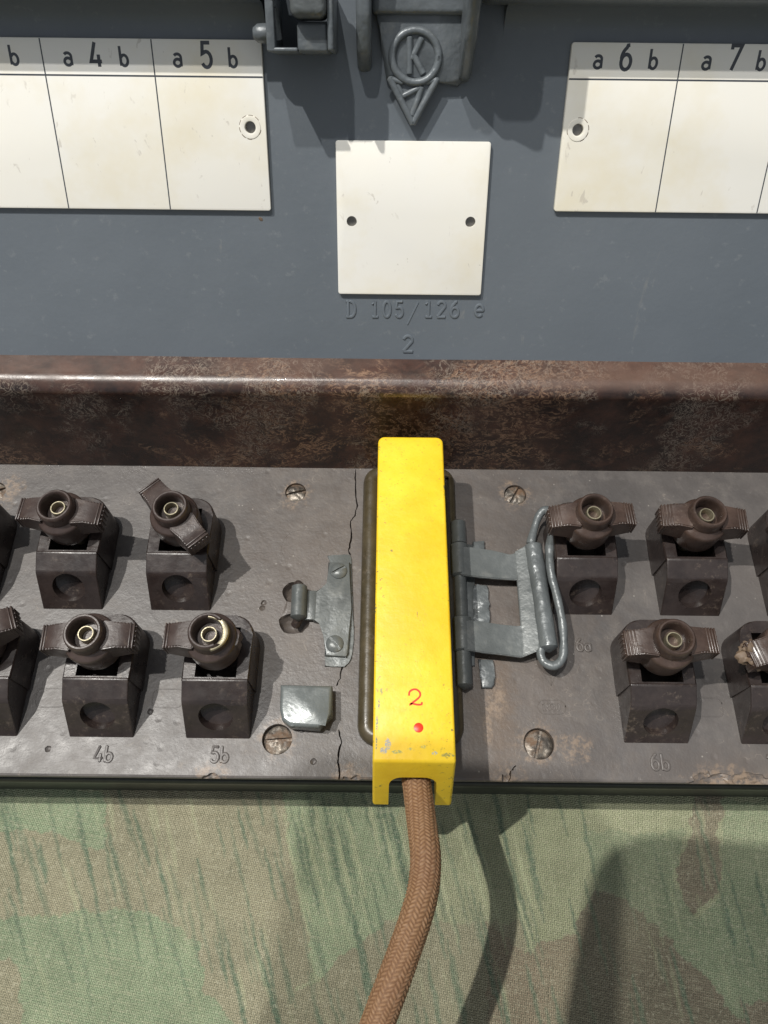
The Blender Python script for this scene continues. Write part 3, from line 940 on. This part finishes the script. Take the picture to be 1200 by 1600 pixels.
# stout cross beam above the emblem
a = L2(580, 14, 3.4)[0]; b = L2(752, 14, 3.4)[0]; s0 = L2(600, 20, 3.4)[1]
box(bm, a, b, s0 - .2, s0 + 14, -.5, 3.4, 1.0, 4)
obj('cross_beam', bm, M['cast'], BR, LM)
for (pa, pb, yb, hgt) in ((727, 748, 130, 12.5), (556, 580, 115, 8.0)):
    bm = bmesh.new()
    xa, xb = L2(pa, 60, hgt)[0], L2(pb, 60, hgt)[0]
    s_lo = L2(pa, yb, 2)[1]
    vs_ = profile_x(bm, [(s_lo, -.5), (s_lo + .6, hgt * .25), (s_lo + 6.5, hgt * .88), (s_lo + 9, hgt), (s_lo + 16, hgt * 1.5), (s_lo + 30, hgt * 1.6), (s_lo + 30, -.5)] if pa > 600 else [(s_lo, -.5), (s_lo + 3, hgt * .7), (s_lo + 9, hgt), (s_lo + 30, hgt + 3), (s_lo + 30, -.5)], xa, xb, .9, 3)
    obj('side_rib', bm, M['cast'], BR, LM)
# unseen blocks added past the frame top to cast shadow right of the bracket
bm = bmesh.new()
sA = lid(600, -34, 10).y
box(bm, L2(750, -30, 12)[0], L2(850, -30, 17)[0], sA, sA + 16, -.5, 18, 3, 6)
sB_ = lid(600, -2, 11).y
box(bm, L2(750, -30, 12)[0], L2(845, -30, 12)[0], sB_, sA + 8, -.5, 11.5, 3, 6)
obj('shadow_block', bm, M['cast'], BR, LM)

EM = empty('emblem', (0, 122, 55), BR)
def LT(bm, pxy, r, n=2.1, flat=.8, closed=False, seg=10):
    pts = [Vector((*L2(p[0], p[1], n), n)) for p in pxy]
    if closed: pts = pts + pts[:2]
    tube(bm, pts, r, seg, flat, cap=not closed)
bm = bmesh.new()
LT(bm, [(649 + 36.5 * math.cos(R(t)), 88 + 41 * math.sin(R(t))) for t in range(0, 360, 10)], .72, 2.15, .95, True)
for pl, r in (([(640, 58), (640, 115)], .60), ([(659, 60), (643, 92)], .58), ([(645, 84), (661, 115)], .60)):
    LT(bm, pl, r, 2.15)
obj('ring_letter', bm, M['cast'], EM, LM)
bm = bmesh.new()
EN = 2.15
LT(bm, [(609, 122), (645, 193)], .62, 2.1); LT(bm, [(683, 123), (645, 193)], .62, 2.1)
LT(bm, [(610, 123), (629, 129)], .5, 2.1); LT(bm, [(665, 129), (682, 124)], .5, 2.1)
LT(bm, [(621, 133), (630, 150)], .45, 2.0); LT(bm, [(630, 150), (658, 136)], .55, 2.0); LT(bm, [(659, 136), (644, 180)], .58, 2.0)
# triangular ground of the arrow
b2 = [L2(614, 125), L2(681, 128), L2(646, 192)]
prism(bm, b2[::-1], -.2, 1.85, .3, 2)
obj('arrow_triangle', bm, M['cast'], EM, LM)

# ---- sheet-metal catch on the lid, left of the emblem -------------
CL = empty('lid_catch', (-15, 130, 66), SB)
bm = bmesh.new()
def lbox(bm, xa, xb, ya, yb, n0, n1, bev=.3, nref=None):
    nr = n1 if nref is None else nref
    a = L2(xa, yb, nr); b = L2(xb, ya, nr)
    box(bm, a[0], b[0], a[1], b[1], n0, n1, bev, 3)
lbox(bm, 417, 423, -70, 80, 0, 12, .3)
lbox(bm, 419, 465, 74, 81, 0, 12, .3)
obj('bent_sheet', bm, M['cast'], CL, LM)
bm = bmesh.new(); lbox(bm, 465, 512, 34, 82, 0, 11.0, .6); lbox(bm, 512, 520, -20, 80, -.2, 12.5, .5)
obj('side_plate', bm, M['cast'], CL, LM)
bm = bmesh.new(); lbox(bm, 452, 508, -40, 27, 5, 14, 1.3)
obj('lever_nose', bm, M['lump'], CL, LM)
bm = bmesh.new(); 
p = [Vector((*L2(x, y, 8), n)) for x, y, n in ((428, 14, 9.4), (431, 35, 9.2), (435, 62, 8.6))]
tube(bm, smooth_path(p, 6), .85, 12)
obj('spring_end', bm, M['lump'], CL, LM)
bm = bmesh.new(); q = L2(408, 52, 6)
me_m = Matrix.Translation((q[0], q[1], 6)) @ Matrix.Rotation(R(90), 4, 'Y')
lathe(bm, [(0, -1.4), (.9, -1.4), (1.5, -.6), (1.6, .8), (1.4, 1.5), (0, 1.5)], 20)
bmesh.ops.transform(bm, matrix=me_m, verts=bm.verts)
obj('pivot_head', bm, M['cast'], CL, LM)
bm = bmesh.new(); lbox(bm, 395, 500, -90, -36, 6, 15, 1.5)  # unseen bar added above the frame to shade the lid by the catch
obj('shadow_bar', bm, M['cast'], CL, LM)

# ---- binding posts -------------------------------------------------
def make_block_meshes():
    bm = bmesh.new()
    # front piece: sloping face, chamfered brow
    vs_ = profile_x(bm, [(0, -.3), (5.5, 7.3), (6.1, 7.9), (9.9, 9.7), (10.4, 9.7), (10.4, -.3)], -6.8, 6.8, .28, 2)
    front = mesh_from(bm)
    b = bmesh.new(); lathe(b, [(0, -1.3), (3.6, 0), (3.6, 12), (0, 12)], 48)
    bmesh.ops.transform(b, matrix=Matrix.Translation((.0, 5.2, 3.45)) @ Matrix.Rotation(R(53), 4, 'X'), verts=b.verts)
    front = flat_large(boolean(front, [mesh_from(b)], smooth=28), 12)
    # rear body: rounded in plan at the back, with the screw slot
    bm = bmesh.new()
    pts = [(-7.2, 10.0), (7.2, 10.0), (7.2, 20)]
    pts += [(7.2 - 4.2 + 4.2 * math.cos(R(a)), 20 + 4.2 * math.sin(R(a))) for a in range(15, 91, 15)]
    pts += [(-(7.2 - 4.2) - 4.2 * math.sin(R(a)), 20 + 4.2 * math.cos(R(a))) for a in range(0, 90, 15)]
    pts += [(-7.2, 20)]
    prism(bm, pts, -.3, 9.4, .35, 2)
    for v in bm.verts:
        k = .965 + .035 * (1 - max(0, v.co.z) / 10.5)
        v.co.x *= k
    rear = mesh_from(bm)
    b = bmesh.new(); box(b, -4.3, 4.3, 10.7, 21.5, 2, 14)
    rear = flat_large(boolean(rear, [mesh_from(b, 0)], smooth=30), 12)
    return front, rear
def wing_top(x):
    x = abs(x)
    return 8.5 - (0 if x < 6.0 else (x - 6.0) * .30)
def add_wing(bm, sgn, L=9.2, t=2.5, top_from=8.1):
    """a wing with ribs wrapping over its sloping outer half"""
    pr = [(3.0, 2.6), (4.6, 3.1), (L, 3.6), (L + .25, 4.2), (L + .2, wing_top(L) - .5), (L - .25, wing_top(L)), (6.0, 8.5), (3.0, 8.5)]
    A = [bm.verts.new((sgn * x, -t * (1.0 if x > 5 else 1.22), z)) for x, z in pr]
    B = [bm.verts.new((sgn * x, t * (1.0 if x > 5 else 1.22), z)) for x, z in pr]
    n = len(pr)
    fs = [bm.faces.new(A), bm.faces.new(B[::-1])]
    for i in range(n):
        fs.append(bm.faces.new((A[i], B[i], B[(i + 1) % n], A[(i + 1) % n])))
    bmesh.ops.recalc_face_normals(bm, faces=fs)
    bmesh.ops.bevel(bm, geom=list({e for f in fs for e in f.edges}), offset=.22, segments=2, affect='EDGES', clamp_overlap=True)
    x = 5.35
    k = 0
    while x < L - .1:
        zt = wing_top(x) + (.13 if x > top_from else -.15)
        box(bm, sgn * x - .17, sgn * x + .17, -t - .17, t + .17, 3.45, zt, .14, 2)
        x += .62; k += 1
    for k in range(5):    # ribs on the tip
        y = -t * .8 + k * t * .4
        box(bm, min(sgn * (L - .3), sgn * (L + .36)), max(sgn * (L - .3), sgn * (L + .36)), y - .16, y + .16, 4.0, wing_top(L) - .35, .13, 2)
def make_knob(broken=False, top_from=8.1):
    bm = bmesh.new()
    prof = [(2.3, 0), (4.3, .0), (4.9, .35), (5.15, 1.2), (5.3, 6.0), (5.22, 6.6), (4.9, 7.0), (4.25, 7.25), (3.98, 7.6), (3.92, 9.9), (3.8, 10.5), (3.5, 10.85), (3.2, 10.85), (2.98, 10.6), (2.85, 10.0), (2.8, 7.2), (0, 7.2)]
    lathe(bm, prof, 48)
    for sgn in ((-1,) if broken else (-1, 1)):
        add_wing(bm, sgn, top_from=top_from)
    if broken:   # rough stump of the missing wing
        prism(bm, [(4.0, -2.0), (5.4, -1.6), (5.75, -.5), (5.4, .3), (5.9, 1.1), (5.3, 1.8), (4, 2)], 3.4, 6.6, .2, 2)
        for v in bm.verts:
            if v.co.z > 8.2 and -2.6 < v.co.y < 2.2 and v.co.x > 1.2:
                v.co.z -= 1.4 + .5 * mnoise.noise(v.co)
    return mesh_from(bm, 32)
def make_insert():
    bm = bmesh.new()
    lathe(bm, [(0, 6.6), (1.3, 6.6), (1.3, 9.0), (1.36, 9.12), (1.54, 9.12), (1.64, 9.0), (1.64, 7.1)], 32)
    lathe(bm, [(0, 3 - 9), (1.75, 3 - 9), (1.75, .1), (2.5, .1), (2.5, .4), (0, .4)], 24)
    return mesh_from(bm, 35)
front_me, rear_me = make_block_meshes()
knob_me, knob_b_me, ins_me = make_knob(), make_knob(True), make_insert()
for m_, mt in ((front_me, 'block'), (rear_me, 'block'), (knob_me, 'knob'), (knob_b_me, 'knob'), (ins_me, 'brass')):
    m_.transform(Matrix.Scale(MM, 4)); m_.materials.clear(); m_.materials.append(M[mt])
knob_worn_me = make_knob(False, 6.6); knob_worn_me.transform(Matrix.Scale(MM, 4)); knob_worn_me.materials.clear(); knob_worn_me.materials.append(M['knob2'])
YA, YB = 60.4, 32.0
AX0, BX0, PT = -70.6, -59.0, 24.55
posts = []
#        x, y, knob turn (deg), knob mesh, tilt/extra lift, label
P_ = [
 (AX0 - PT, YA, 10, knob_me, 0, None), (AX0, YA, -4, knob_me, .2, None), (AX0 + PT, YA, -47, knob_me, .4, 'terminal whose winged knob is turned half across'),
 (BX0 - PT, YB, 25, knob_me, .5, None), (BX0, YB, 2, knob_me, .8, None), (BX0 + PT, YB, 0, knob_b_me, 1.2, 'terminal with a broken knob, one wing gone and brass showing'),
 (45.4, YA, 3, knob_worn_me, .6, None), (69.9, YA, -3, knob_worn_me, .2, None), (94.4, YA, 20, knob_me, 0, None),
 (57.9, YB, 2, knob_worn_me, .9, None), (82.6, YB, 14, knob_worn_me, .2, 'terminal whose knob wing has broken rough and tan'),
]
def child(name, me, parent, loc_mm, rz=0, rx=0, ry=0):
    o = bpy.data.objects.new(name, me); C.objects.link(o); o.parent = parent
    o.location = Vector(loc_mm) * MM
    o.rotation_euler = (R(rx), R(ry), R(rz))
    return o
for i, (x, y, a, km, lift, lb) in enumerate(P_):
    e = empty('binding_post', (x, y, 0), SB)
    if lb: tag(e, lb)
    child('front_block', front_me, e, (0, 0, 0)); child('rear_block', rear_me, e, (0, 0, 0))
    k = child('winged_knob', km, e, (0, 16.6, 9.2 + lift), a, random.uniform(-1.5, 1.5), random.uniform(-1.5, 1.5))
    s = child('threaded_insert', ins_me, e, (0, 16.6, 9.2 + lift), random.uniform(0, 90))
    posts.append(e)
# brass rim laid bare on the broken knob
e = posts[5]
bm = bmesh.new()
tube(bm, [(3.45 * math.cos(R(t)), 3.45 * math.sin(R(t)) + 16.6, 20.6 - .5 * max(0, math.cos(R(t)))) for t in range(-75, 95, 8)], .62, 8, .8, wob=.5)
o = obj('exposed_brass', bm, M['brass']); o.parent = e
# tan broken end on the wing of the right edge post
bm = bmesh.new()
me = blob_mesh((0, 0, 0), 2.6, 5, .6, 4, (1.0, .95, .8))
for v in me.vertices: v.co.z = min(v.co.z, 2.2)
o = link_mesh('broken_wing_end', me, M['chip']); o.parent = posts[10]
o.location = Vector((-7.6, 15.2, 15.0)) * MM

# ---- left catch: painted strap with two screws and a rolled tongue --
ST = empty('strap_catch', (at(520, 950).x, at(520, 950).y, 0), SB)
def rough_prism(bm, pxpts, z0, z1, bev=.2, jit=0, seed=1, zref=None):
    rs = random.Random(seed)
    pts = [at(p[0], p[1], z1 if zref is None else zref) for p in pxpts]
    P = []
    for a, b in zip(pts, pts[1:] + pts[:1]):
        n = max(1, int((b - a).length / 1.1)) if jit else 1
        for k in range(n):
            q = a.lerp(b, k / n)
            P.append((q.x + rs.uniform(-jit, jit), q.y + rs.uniform(-jit, jit)))
    prism(bm, P[::-1], z0, z1, bev, 2)
bm = bmesh.new()
rough_prism(bm, [(512, 868), (548, 866), (553, 1000), (548, 1030), (538, 1042), (508, 1040), (508, 1000), (520, 960), (522, 890)], -.2, .45, .15, .18, 3)
obj('paint_smear', bm, M['strap'], ST)
bm = bmesh.new()
rough_prism(bm, [(513, 878), (547, 878), (549, 950), (544, 1020), (541, 1026), (508, 1024), (507, 992), (500, 972), (489, 970), (491, 925), (504, 920), (512, 912)], .3, 1.45, .3)
obj('strap', bm, M['strap'], ST)
bm = bmesh.new()
a, b = at(468, 917, 2.4), at(466, 964, 2.4)
tube(bm, [a, a.lerp(b, .5), b], 1.75, 20, 1.0, cap=True)
a, b = at(489, 948, 1.4), at(476, 948, 3)
box(bm, at(475, 950, 2).x, at(494, 950, 1).x, at(480, 968, 1.6).y, at(480, 922, 1.6).y, .7, 1.55, .25)
obj('rolled_tongue', bm, M['strap'], ST)
bm = bmesh.new()
a, b = at(467, 914, 1.4), at(465, 970, 1.4)
tube(bm, [a + Vector((-.3, .5, -1.2)), a, b, b + Vector((-.5, -.6, -1.2))], 1.1, 16)
obj('pin', bm, M['block'], ST)
for px, py, ang in ((529, 892, 30), (523, 1006, -50)):
    p = at(px, py, 1.5); bm = bmesh.new()
    lathe(bm, [(0, 1.2), (2.0, 1.3), (1.95, 1.75), (1.5, 2.15), (.7, 2.35), (0, 2.4)], 28)
    me = mesh_from(bm); b = bmesh.new(); box(b, -3, 3, -.3, .3, 1.85, 4)
    me = boolean(me, [mesh_from(b, 0)])
    me.transform(Matrix.Translation((p.x, p.y, 0)) @ Matrix.Rotation(R(ang), 4, 'Z'))
    link_mesh('strap_screw', me, M['strap'], ST)

# ---- grey catch nose left of the plug ------------------------------
bm = bmesh.new()
pts = [(438, 1069), (519, 1071), (519, 1117), (504, 1130), (498, 1138), (452, 1134), (440, 1124), (437, 1108)]
P = [at(p[0], p[1], 4.5) for p in pts]
prism(bm, [(q.x, q.y) for q in P][::-1], 1.2, 4.6, .8, 4)
for v in bm.verts:
    d = mnoise.noise(v.co * .3) * .12
    v.co.z += d; v.co.y += d * .6
a = at(452, 1092, 3); b = at(505, 1092, 3)
box(bm, a.x, b.x, a.y - 2, a.y + 2.4, -1, 2.4, .4)
o = obj('catch_nose', bm, M['lug'], SB, smooth=60)
# drips of paint along its lower lip
bm = bmesh.new()
for px in (458, 469, 480, 490):
    p = at(px, 1132, 3.6)
    lathe(bm, [(0, -1.0), (.7, -.7), (.95, 0), (.7, .7), (0, .95)], 14, (p.x, p.y + .2, p.z))
obj('paint_drip', bm, M['lug'], o)

# ---- pocket frame round the plug ------------------------------------
bm = bmesh.new()
zz = 1.0
cors = [at(579, 742, zz), at(713, 744, zz), at(735, 1150, zz), at(565, 1150, zz)]
xl0, xr0 = at(577, 950, zz).x, at(704, 950, zz).x
yb0, yt0 = at(565, 1150, zz).y, at(579, 742, zz).y
q = rrect((xl0 + xr0) / 2, (yb0 + yt0) / 2, xr0 - xl0, yt0 - yb0, 2.2)
q2 = []
for i, (a, b) in enumerate(q):
    a2, b2 = q[(i + 1) % len(q)]
    n = max(1, int(math.hypot(a2 - a, b2 - b) / 3))
    for k in range(n): q2.append((a + (a2 - a) * k / n, b + (b2 - b) * k / n))
tube(bm, [(a, b, .55) for a, b in q2 + q2[:2]], 2.05, 14, 1.15, cap=False)
obj('pocket_frame', bm, M['pocket'], SB)

# ---- hinged clasp right of the plug ---------------------------------
CP = empty('wire_clasp', (at(770, 950).x, at(770, 950).y, 0), SB)
bm = bmesh.new()
def hz(px, py, z): return at(px, py, z)
xk = (hz(716, 850, 3.2).x + hz(726, 1030, 3.2).x) / 2
KY = lambda py: hz(720, py, 3.2).y
for y0_, y1_, r in ((816, 849, 1.75), (852, 898, 2.1), (901, 963, 1.35), (966, 1016, 2.1), (1019, 1070, 1.7)):
    ya, yb = KY(y0_), KY(y1_)
    tube(bm, [(xk, ya, 2.9), (xk, (ya + yb) / 2, 2.9), (xk, yb, 2.9)], r, 20, 1, cap=True)
    if r < 2 and r > 1.5: box(bm, xk - 1.2, xk + 1.9, yb, ya, -.3, 2.2, .3)
obj('knuckle', bm, M['strap'], CP)
# fixed leaf and its paint-filled ends
bm = bmesh.new()
rough_prism(bm, [(722, 850), (742, 850), (742, 1040), (722, 1040)], -.2, .9, .25)
obj('fixed_leaf', bm, M['strap'], CP)
for q in ([(738, 845), (757, 845), (757, 862), (738, 862)], [(738, 914), (762, 914), (765, 974), (741, 974)], [(748, 1030), (771, 1030), (774, 1068), (768, 1074), (753, 1074)]):
    bm = bmesh.new(); rough_prism(bm, q, -.2, 1.1, .35, .14, int(q[0][0]))
    bmesh.ops.subdivide_edges(bm, edges=bm.edges, cuts=1, use_grid_fill=True)
    for v in bm.verts: v.co.z += .25 * mnoise.noise(v.co * 1.3)
    obj('painted_leaf_end', bm, M['lump'], CP, smooth=60)
# swinging leaf: two arms and a rolled edge
ZA = 4.6
def sheet(bm, top, bot, z, th):
    """ribbon strip between two pixel polylines, z per point = sheet height"""
    T, B = [], []
    for (a, b, zz_) in zip(top, bot, z):
        p = at(a[0], a[1], zz_); q = at(b[0], b[1], zz_)
        T.append((p, q))
    rows = []
    for (p, q) in T:
        rows.append([bm.verts.new(v) for v in (p, q, q - Vector((0, 0, th)), p - Vector((0, 0, th)))])
    for a, b in zip(rows, rows[1:]):
        for k in range(4):
            j = (k + 1) % 4
            bm.faces.new((a[k], b[k], b[j], a[j]))
    bm.faces.new(rows[0]); bm.faces.new(rows[-1][::-1])
bm = bmesh.new()
sheet(bm, [(718, 853), (740, 855), (772, 860), (797, 866), (826, 858)], [(720, 898), (744, 901), (775, 904), (805, 906), (830, 902)], [4.9, 4.6, 4.3, 3.8, 4.8], .9)
sheet(bm, [(722, 968), (748, 970), (780, 975), (808, 978), (840, 972)], [(724, 1015), (752, 1019), (785, 1023), (815, 1027), (852, 1012)], [4.9, 4.6, 4.3, 3.8, 5.0], .9)
sheet(bm, [(804, 862), (822, 852), (838, 851)], [(818, 1024), (842, 1014), (860, 1012)], [4.1, 4.95, 5.3], .9)
bmesh.ops.bevel(bm, geom=list(bm.edges), offset=.18, segments=2, affect='EDGES')
obj('swing_leaf', bm, M['strap'], CP)
bm = bmesh.new()
a, b = at(833, 853, 4.6), at(857, 1012, 4.6)
tube(bm, [a.lerp(b, t / 24) for t in range(25)], 2.0, 20, 1, cap=True, wob=.12)
obj('rolled_edge', bm, M['lump'], CP)
bm = bmesh.new()
W = [(846, 1008, 4.2), (845, 1024, 4.2), (852, 1036, 4.4), (866, 1040, 4.6), (878, 1030, 5.0), (881, 1010, 5.4), (879, 975, 6.2), (871, 935, 6.8), (861, 895, 7.2), (859, 860, 7.4), (864, 825, 7.2), (862, 806, 6.6), (852, 797, 6.0), (842, 806, 5.4), (835, 826, 5.0), (829, 850, 4.6)]
tube(bm, smooth_path([at(*w) for w in W], 8), 1.0, 14, 1, wob=.25)
obj('wire_bail', bm, M['lump'], CP)

# ================================================================== YELLOW PLUG with braided cord
PG = empty('cable_plug', (at(640, 950).x, 60, 0))
tag(PG, 'chipped yellow plug with a red 2 and dot, its brown braided cord hanging forward', 'plug')
PH = 20.0
c_bl, c_br = at(591, 682, PH), at(692, 682, PH)
c_fl, c_fr = at(582, 1190, PH), at(713, 1191, PH)
g_l, g_r = at(582, 1258, 5), at(705, 1258, 5)
YBK, YFR, YFT = (c_bl.y + c_br.y) / 2, (c_fl.y + c_fr.y) / 2, g_l.y
def plug_x(y, z):
    t = (y - YFR) / (YBK - YFR)
    l = c_fl.x + (c_bl.x - c_fl.x) * t; r = c_fr.x + (c_br.x - c_fr.x) * t
    if y < YFR + .5:
        k = (PH - z) / 15.0
        l += (g_l.x - c_fl.x) * k * .9; r += (g_r.x - c_fr.x) * k * .9
    return l, r
def make_plug():
    bm = bmesh.new()
    prof = [(YBK, .4), (YBK, PH), (YFR, PH), (YFT + .4, 5), (YF - .9, 5), (YF - .9, -2), (YF + .8, .4)]
    prof = [(YBK, .4), (YBK, PH), (YFR, PH), (YFT, 4.6), (YF - .6, 4.6), (YF + .6, .4)]
    A = []; B = []
    for y, z in prof:
        l, r = plug_x(y, z)
        A.append(bm.verts.new((l, y, z))); B.append(bm.verts.new((r, y, z)))
    n = len(prof)
    f0 = bm.faces.new(A); f1 = bm.faces.new(B[::-1])
    for i in range(n):
        j = (i + 1) % n
        bm.faces.new((A[i], B[i], B[j], A[j]))
    bmesh.ops.recalc_face_normals(bm, faces=bm.faces)
    # vertical rear corners rounder than the rest
    ve = [e for e in bm.edges if abs(e.verts[0].co.y - YBK) < .01 and abs(e.verts[1].co.y - YBK) < .01 and abs(e.verts[0].co.x - e.verts[1].co.x) < .01]
    bmesh.ops.bevel(bm, geom=ve, offset=1.5, segments=4, affect='EDGES', profile=.5)
    es = [e for e in bm.edges if len(e.link_faces) == 2 and e.calc_face_angle() > R(35)]
    bmesh.ops.bevel(bm, geom=es, offset=.55, segments=4, affect='EDGES', profile=.5)
    me = mesh_from(bm, 50)
    b = bmesh.new()
    xm = (at(645, 1225, 12).x)
    w = 4.55
    arch = [(-w - .1, -6), (w + .1, -6), (w, 12.2)]
    arch += [(w - 2.6 + 2.6 * math.cos(R(a)), 12.2 + 2.6 * math.sin(R(a))) for a in (15, 30, 45, 60, 75, 90)]
    arch += [(-(w - 2.6) - 2.6 * math.sin(R(a)), 12.2 + 2.6 * math.cos(R(a))) for a in (0, 15, 30, 45, 60, 75)]
    arch += [(-w, 12.2)]
    A = [b.verts.new((xm + p[0], 5, p[1])) for p in arch]; B = [b.verts.new((xm + p[0], 62, p[1])) for p in arch]
    b.faces.new(A); b.faces.new(B[::-1])
    for i in range(len(arch)):
        j = (i + 1) % len(arch)
        b.faces.new((A[i], B[i], B[j], A[j]))
    me = boolean(me, [mesh_from(b, 0)], smooth=45)
    return link_mesh('shell', me, M['yellow'], PG), xm
SH, XM = make_plug()
SHL = SH
# red painted 2 and dot
bm = bmesh.new()
a = at(638, 1101, PH)
pl = [(639, 1087), (640, 1081), (645, 1077.5), (651, 1077.5), (656, 1082), (656, 1088), (650, 1094), (641, 1100.5), (645, 1099.5), (652, 1101), (658.5, 1100.5), (659, 1097)]
pp = smooth_path([at(x, y, PH) for x, y in pl], 4)
ribbon(bm, [(v.x, v.y) for v in pp], .36, PH + .015)
obj('painted_digit', bm, M['red'], SHL, smooth=0)
bm = bmesh.new(); p = at(654, 1137, PH)
lathe(bm, [(.92, PH - .02), (.88, PH + .05), (.5, PH + .14), (0, PH + .16)], 24, (p.x, p.y, 0))
obj('painted_dot', bm, M['red'], SHL)
# near-black block added in the hollow mouth to stand for its shade
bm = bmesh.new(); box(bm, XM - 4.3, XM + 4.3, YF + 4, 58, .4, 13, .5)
obj('mouth_shade_block', bm, M['hole'], PG)

def make_cord():
    pts = [at(649, 1200, 9) + Vector((0, 9, 0)), at(649, 1206, 9.5), at(652, 1232, 11), at(656, 1262, 12.5), at(661, 1300, 14.5), at(665, 1340, 16.5), at(662, 1385, 18), at(651, 1430, 19), at(634, 1480, 19.5), at(614, 1535, 19.5), at(597, 1580, 19), at(580, 1630, 18), at(560, 1700, 16), at(540, 1800, 12)]
    path = smooth_path(pts, 40)
    # resample evenly
    acc = [0]
    for a, b in zip(path, path[1:]): acc.append(acc[-1] + (b - a).length)
    L = acc[-1]; step = .095; n = int(L / step); out = []; j = 0
    for i in range(n):
        s = i * step
        while acc[j + 1] < s: j += 1
        out.append(path[j].lerp(path[j + 1], (s - acc[j]) / (acc[j + 1] - acc[j])))
    seg = 120
    N = 16
    verts = []; vals = []
    for i, p in enumerate(out):
        t = (out[min(i + 3, n - 1)] - out[max(i - 3, 0)]).normalized()
        s = t.cross(Vector((0, 0, 1))).normalized(); u = s.cross(t)
        v = i * step + .25 * math.sin(i * step * .6)
        for k in range(seg):
            th = 2 * math.pi * k / seg
            tw = (th + v * .03) * N / (2 * math.pi)
            colm = math.floor(tw); fu = tw - colm - .5
            par = 1 if colm % 2 else -1
            ph = v / .66 + fu * .85 * par + .25 * par + .12 * mnoise.noise(Vector((v * .5, colm, 0)))
            h = math.sqrt(abs(math.cos(math.pi * fu))) * (.5 + .5 * math.cos(2 * math.pi * ph)) ** .7
            rr = 2.64 + .17 * h + .05 * mnoise.noise(Vector((v * .8, th * 2, 1)))
            verts.append(p + (s * math.cos(th) + u * math.sin(th)) * rr)
            vals.append(max(0, min(1, h * 1.25)))
    faces = []
    for i in range(n - 1):
        for k in range(seg):
            j2 = (k + 1) % seg
            faces.append((i * seg + k, i * seg + j2, (i + 1) * seg + j2, (i + 1) * seg + k))
    me = bpy.data.meshes.new('cord'); me.from_pydata([tuple(v) for v in verts], [], faces)
    ca = me.color_attributes.new('braid', 'FLOAT_COLOR', 'POINT')
    ar = np.ones((len(vals), 4), np.float32); ar[:, 0] = ar[:, 1] = ar[:, 2] = vals
    ca.data.foreach_set('color', ar.ravel())
    for p in me.polygons: p.use_smooth = True
    link_mesh('braided_cord', me, M['cord'], PG)
make_cord()

# ================================================================== the phone that takes the picture (its shadow lies on the cloth)
bm = bmesh.new()
q = rrect(-17.5, -41, 64, 156, 12, 8)
prism(bm, q, 4.0, 12.0, .8, 2)
me = mesh_from(bm)
me.transform(Matrix.Translation((0, 0, CAMH)) @ CM @ Matrix.Rotation(R(-5), 4, 'Z'))
o = link_mesh('phone', me, M['phone'])
tag(o, 'black phone held above the cloth, known by its round-cornered shadow', 'phone')
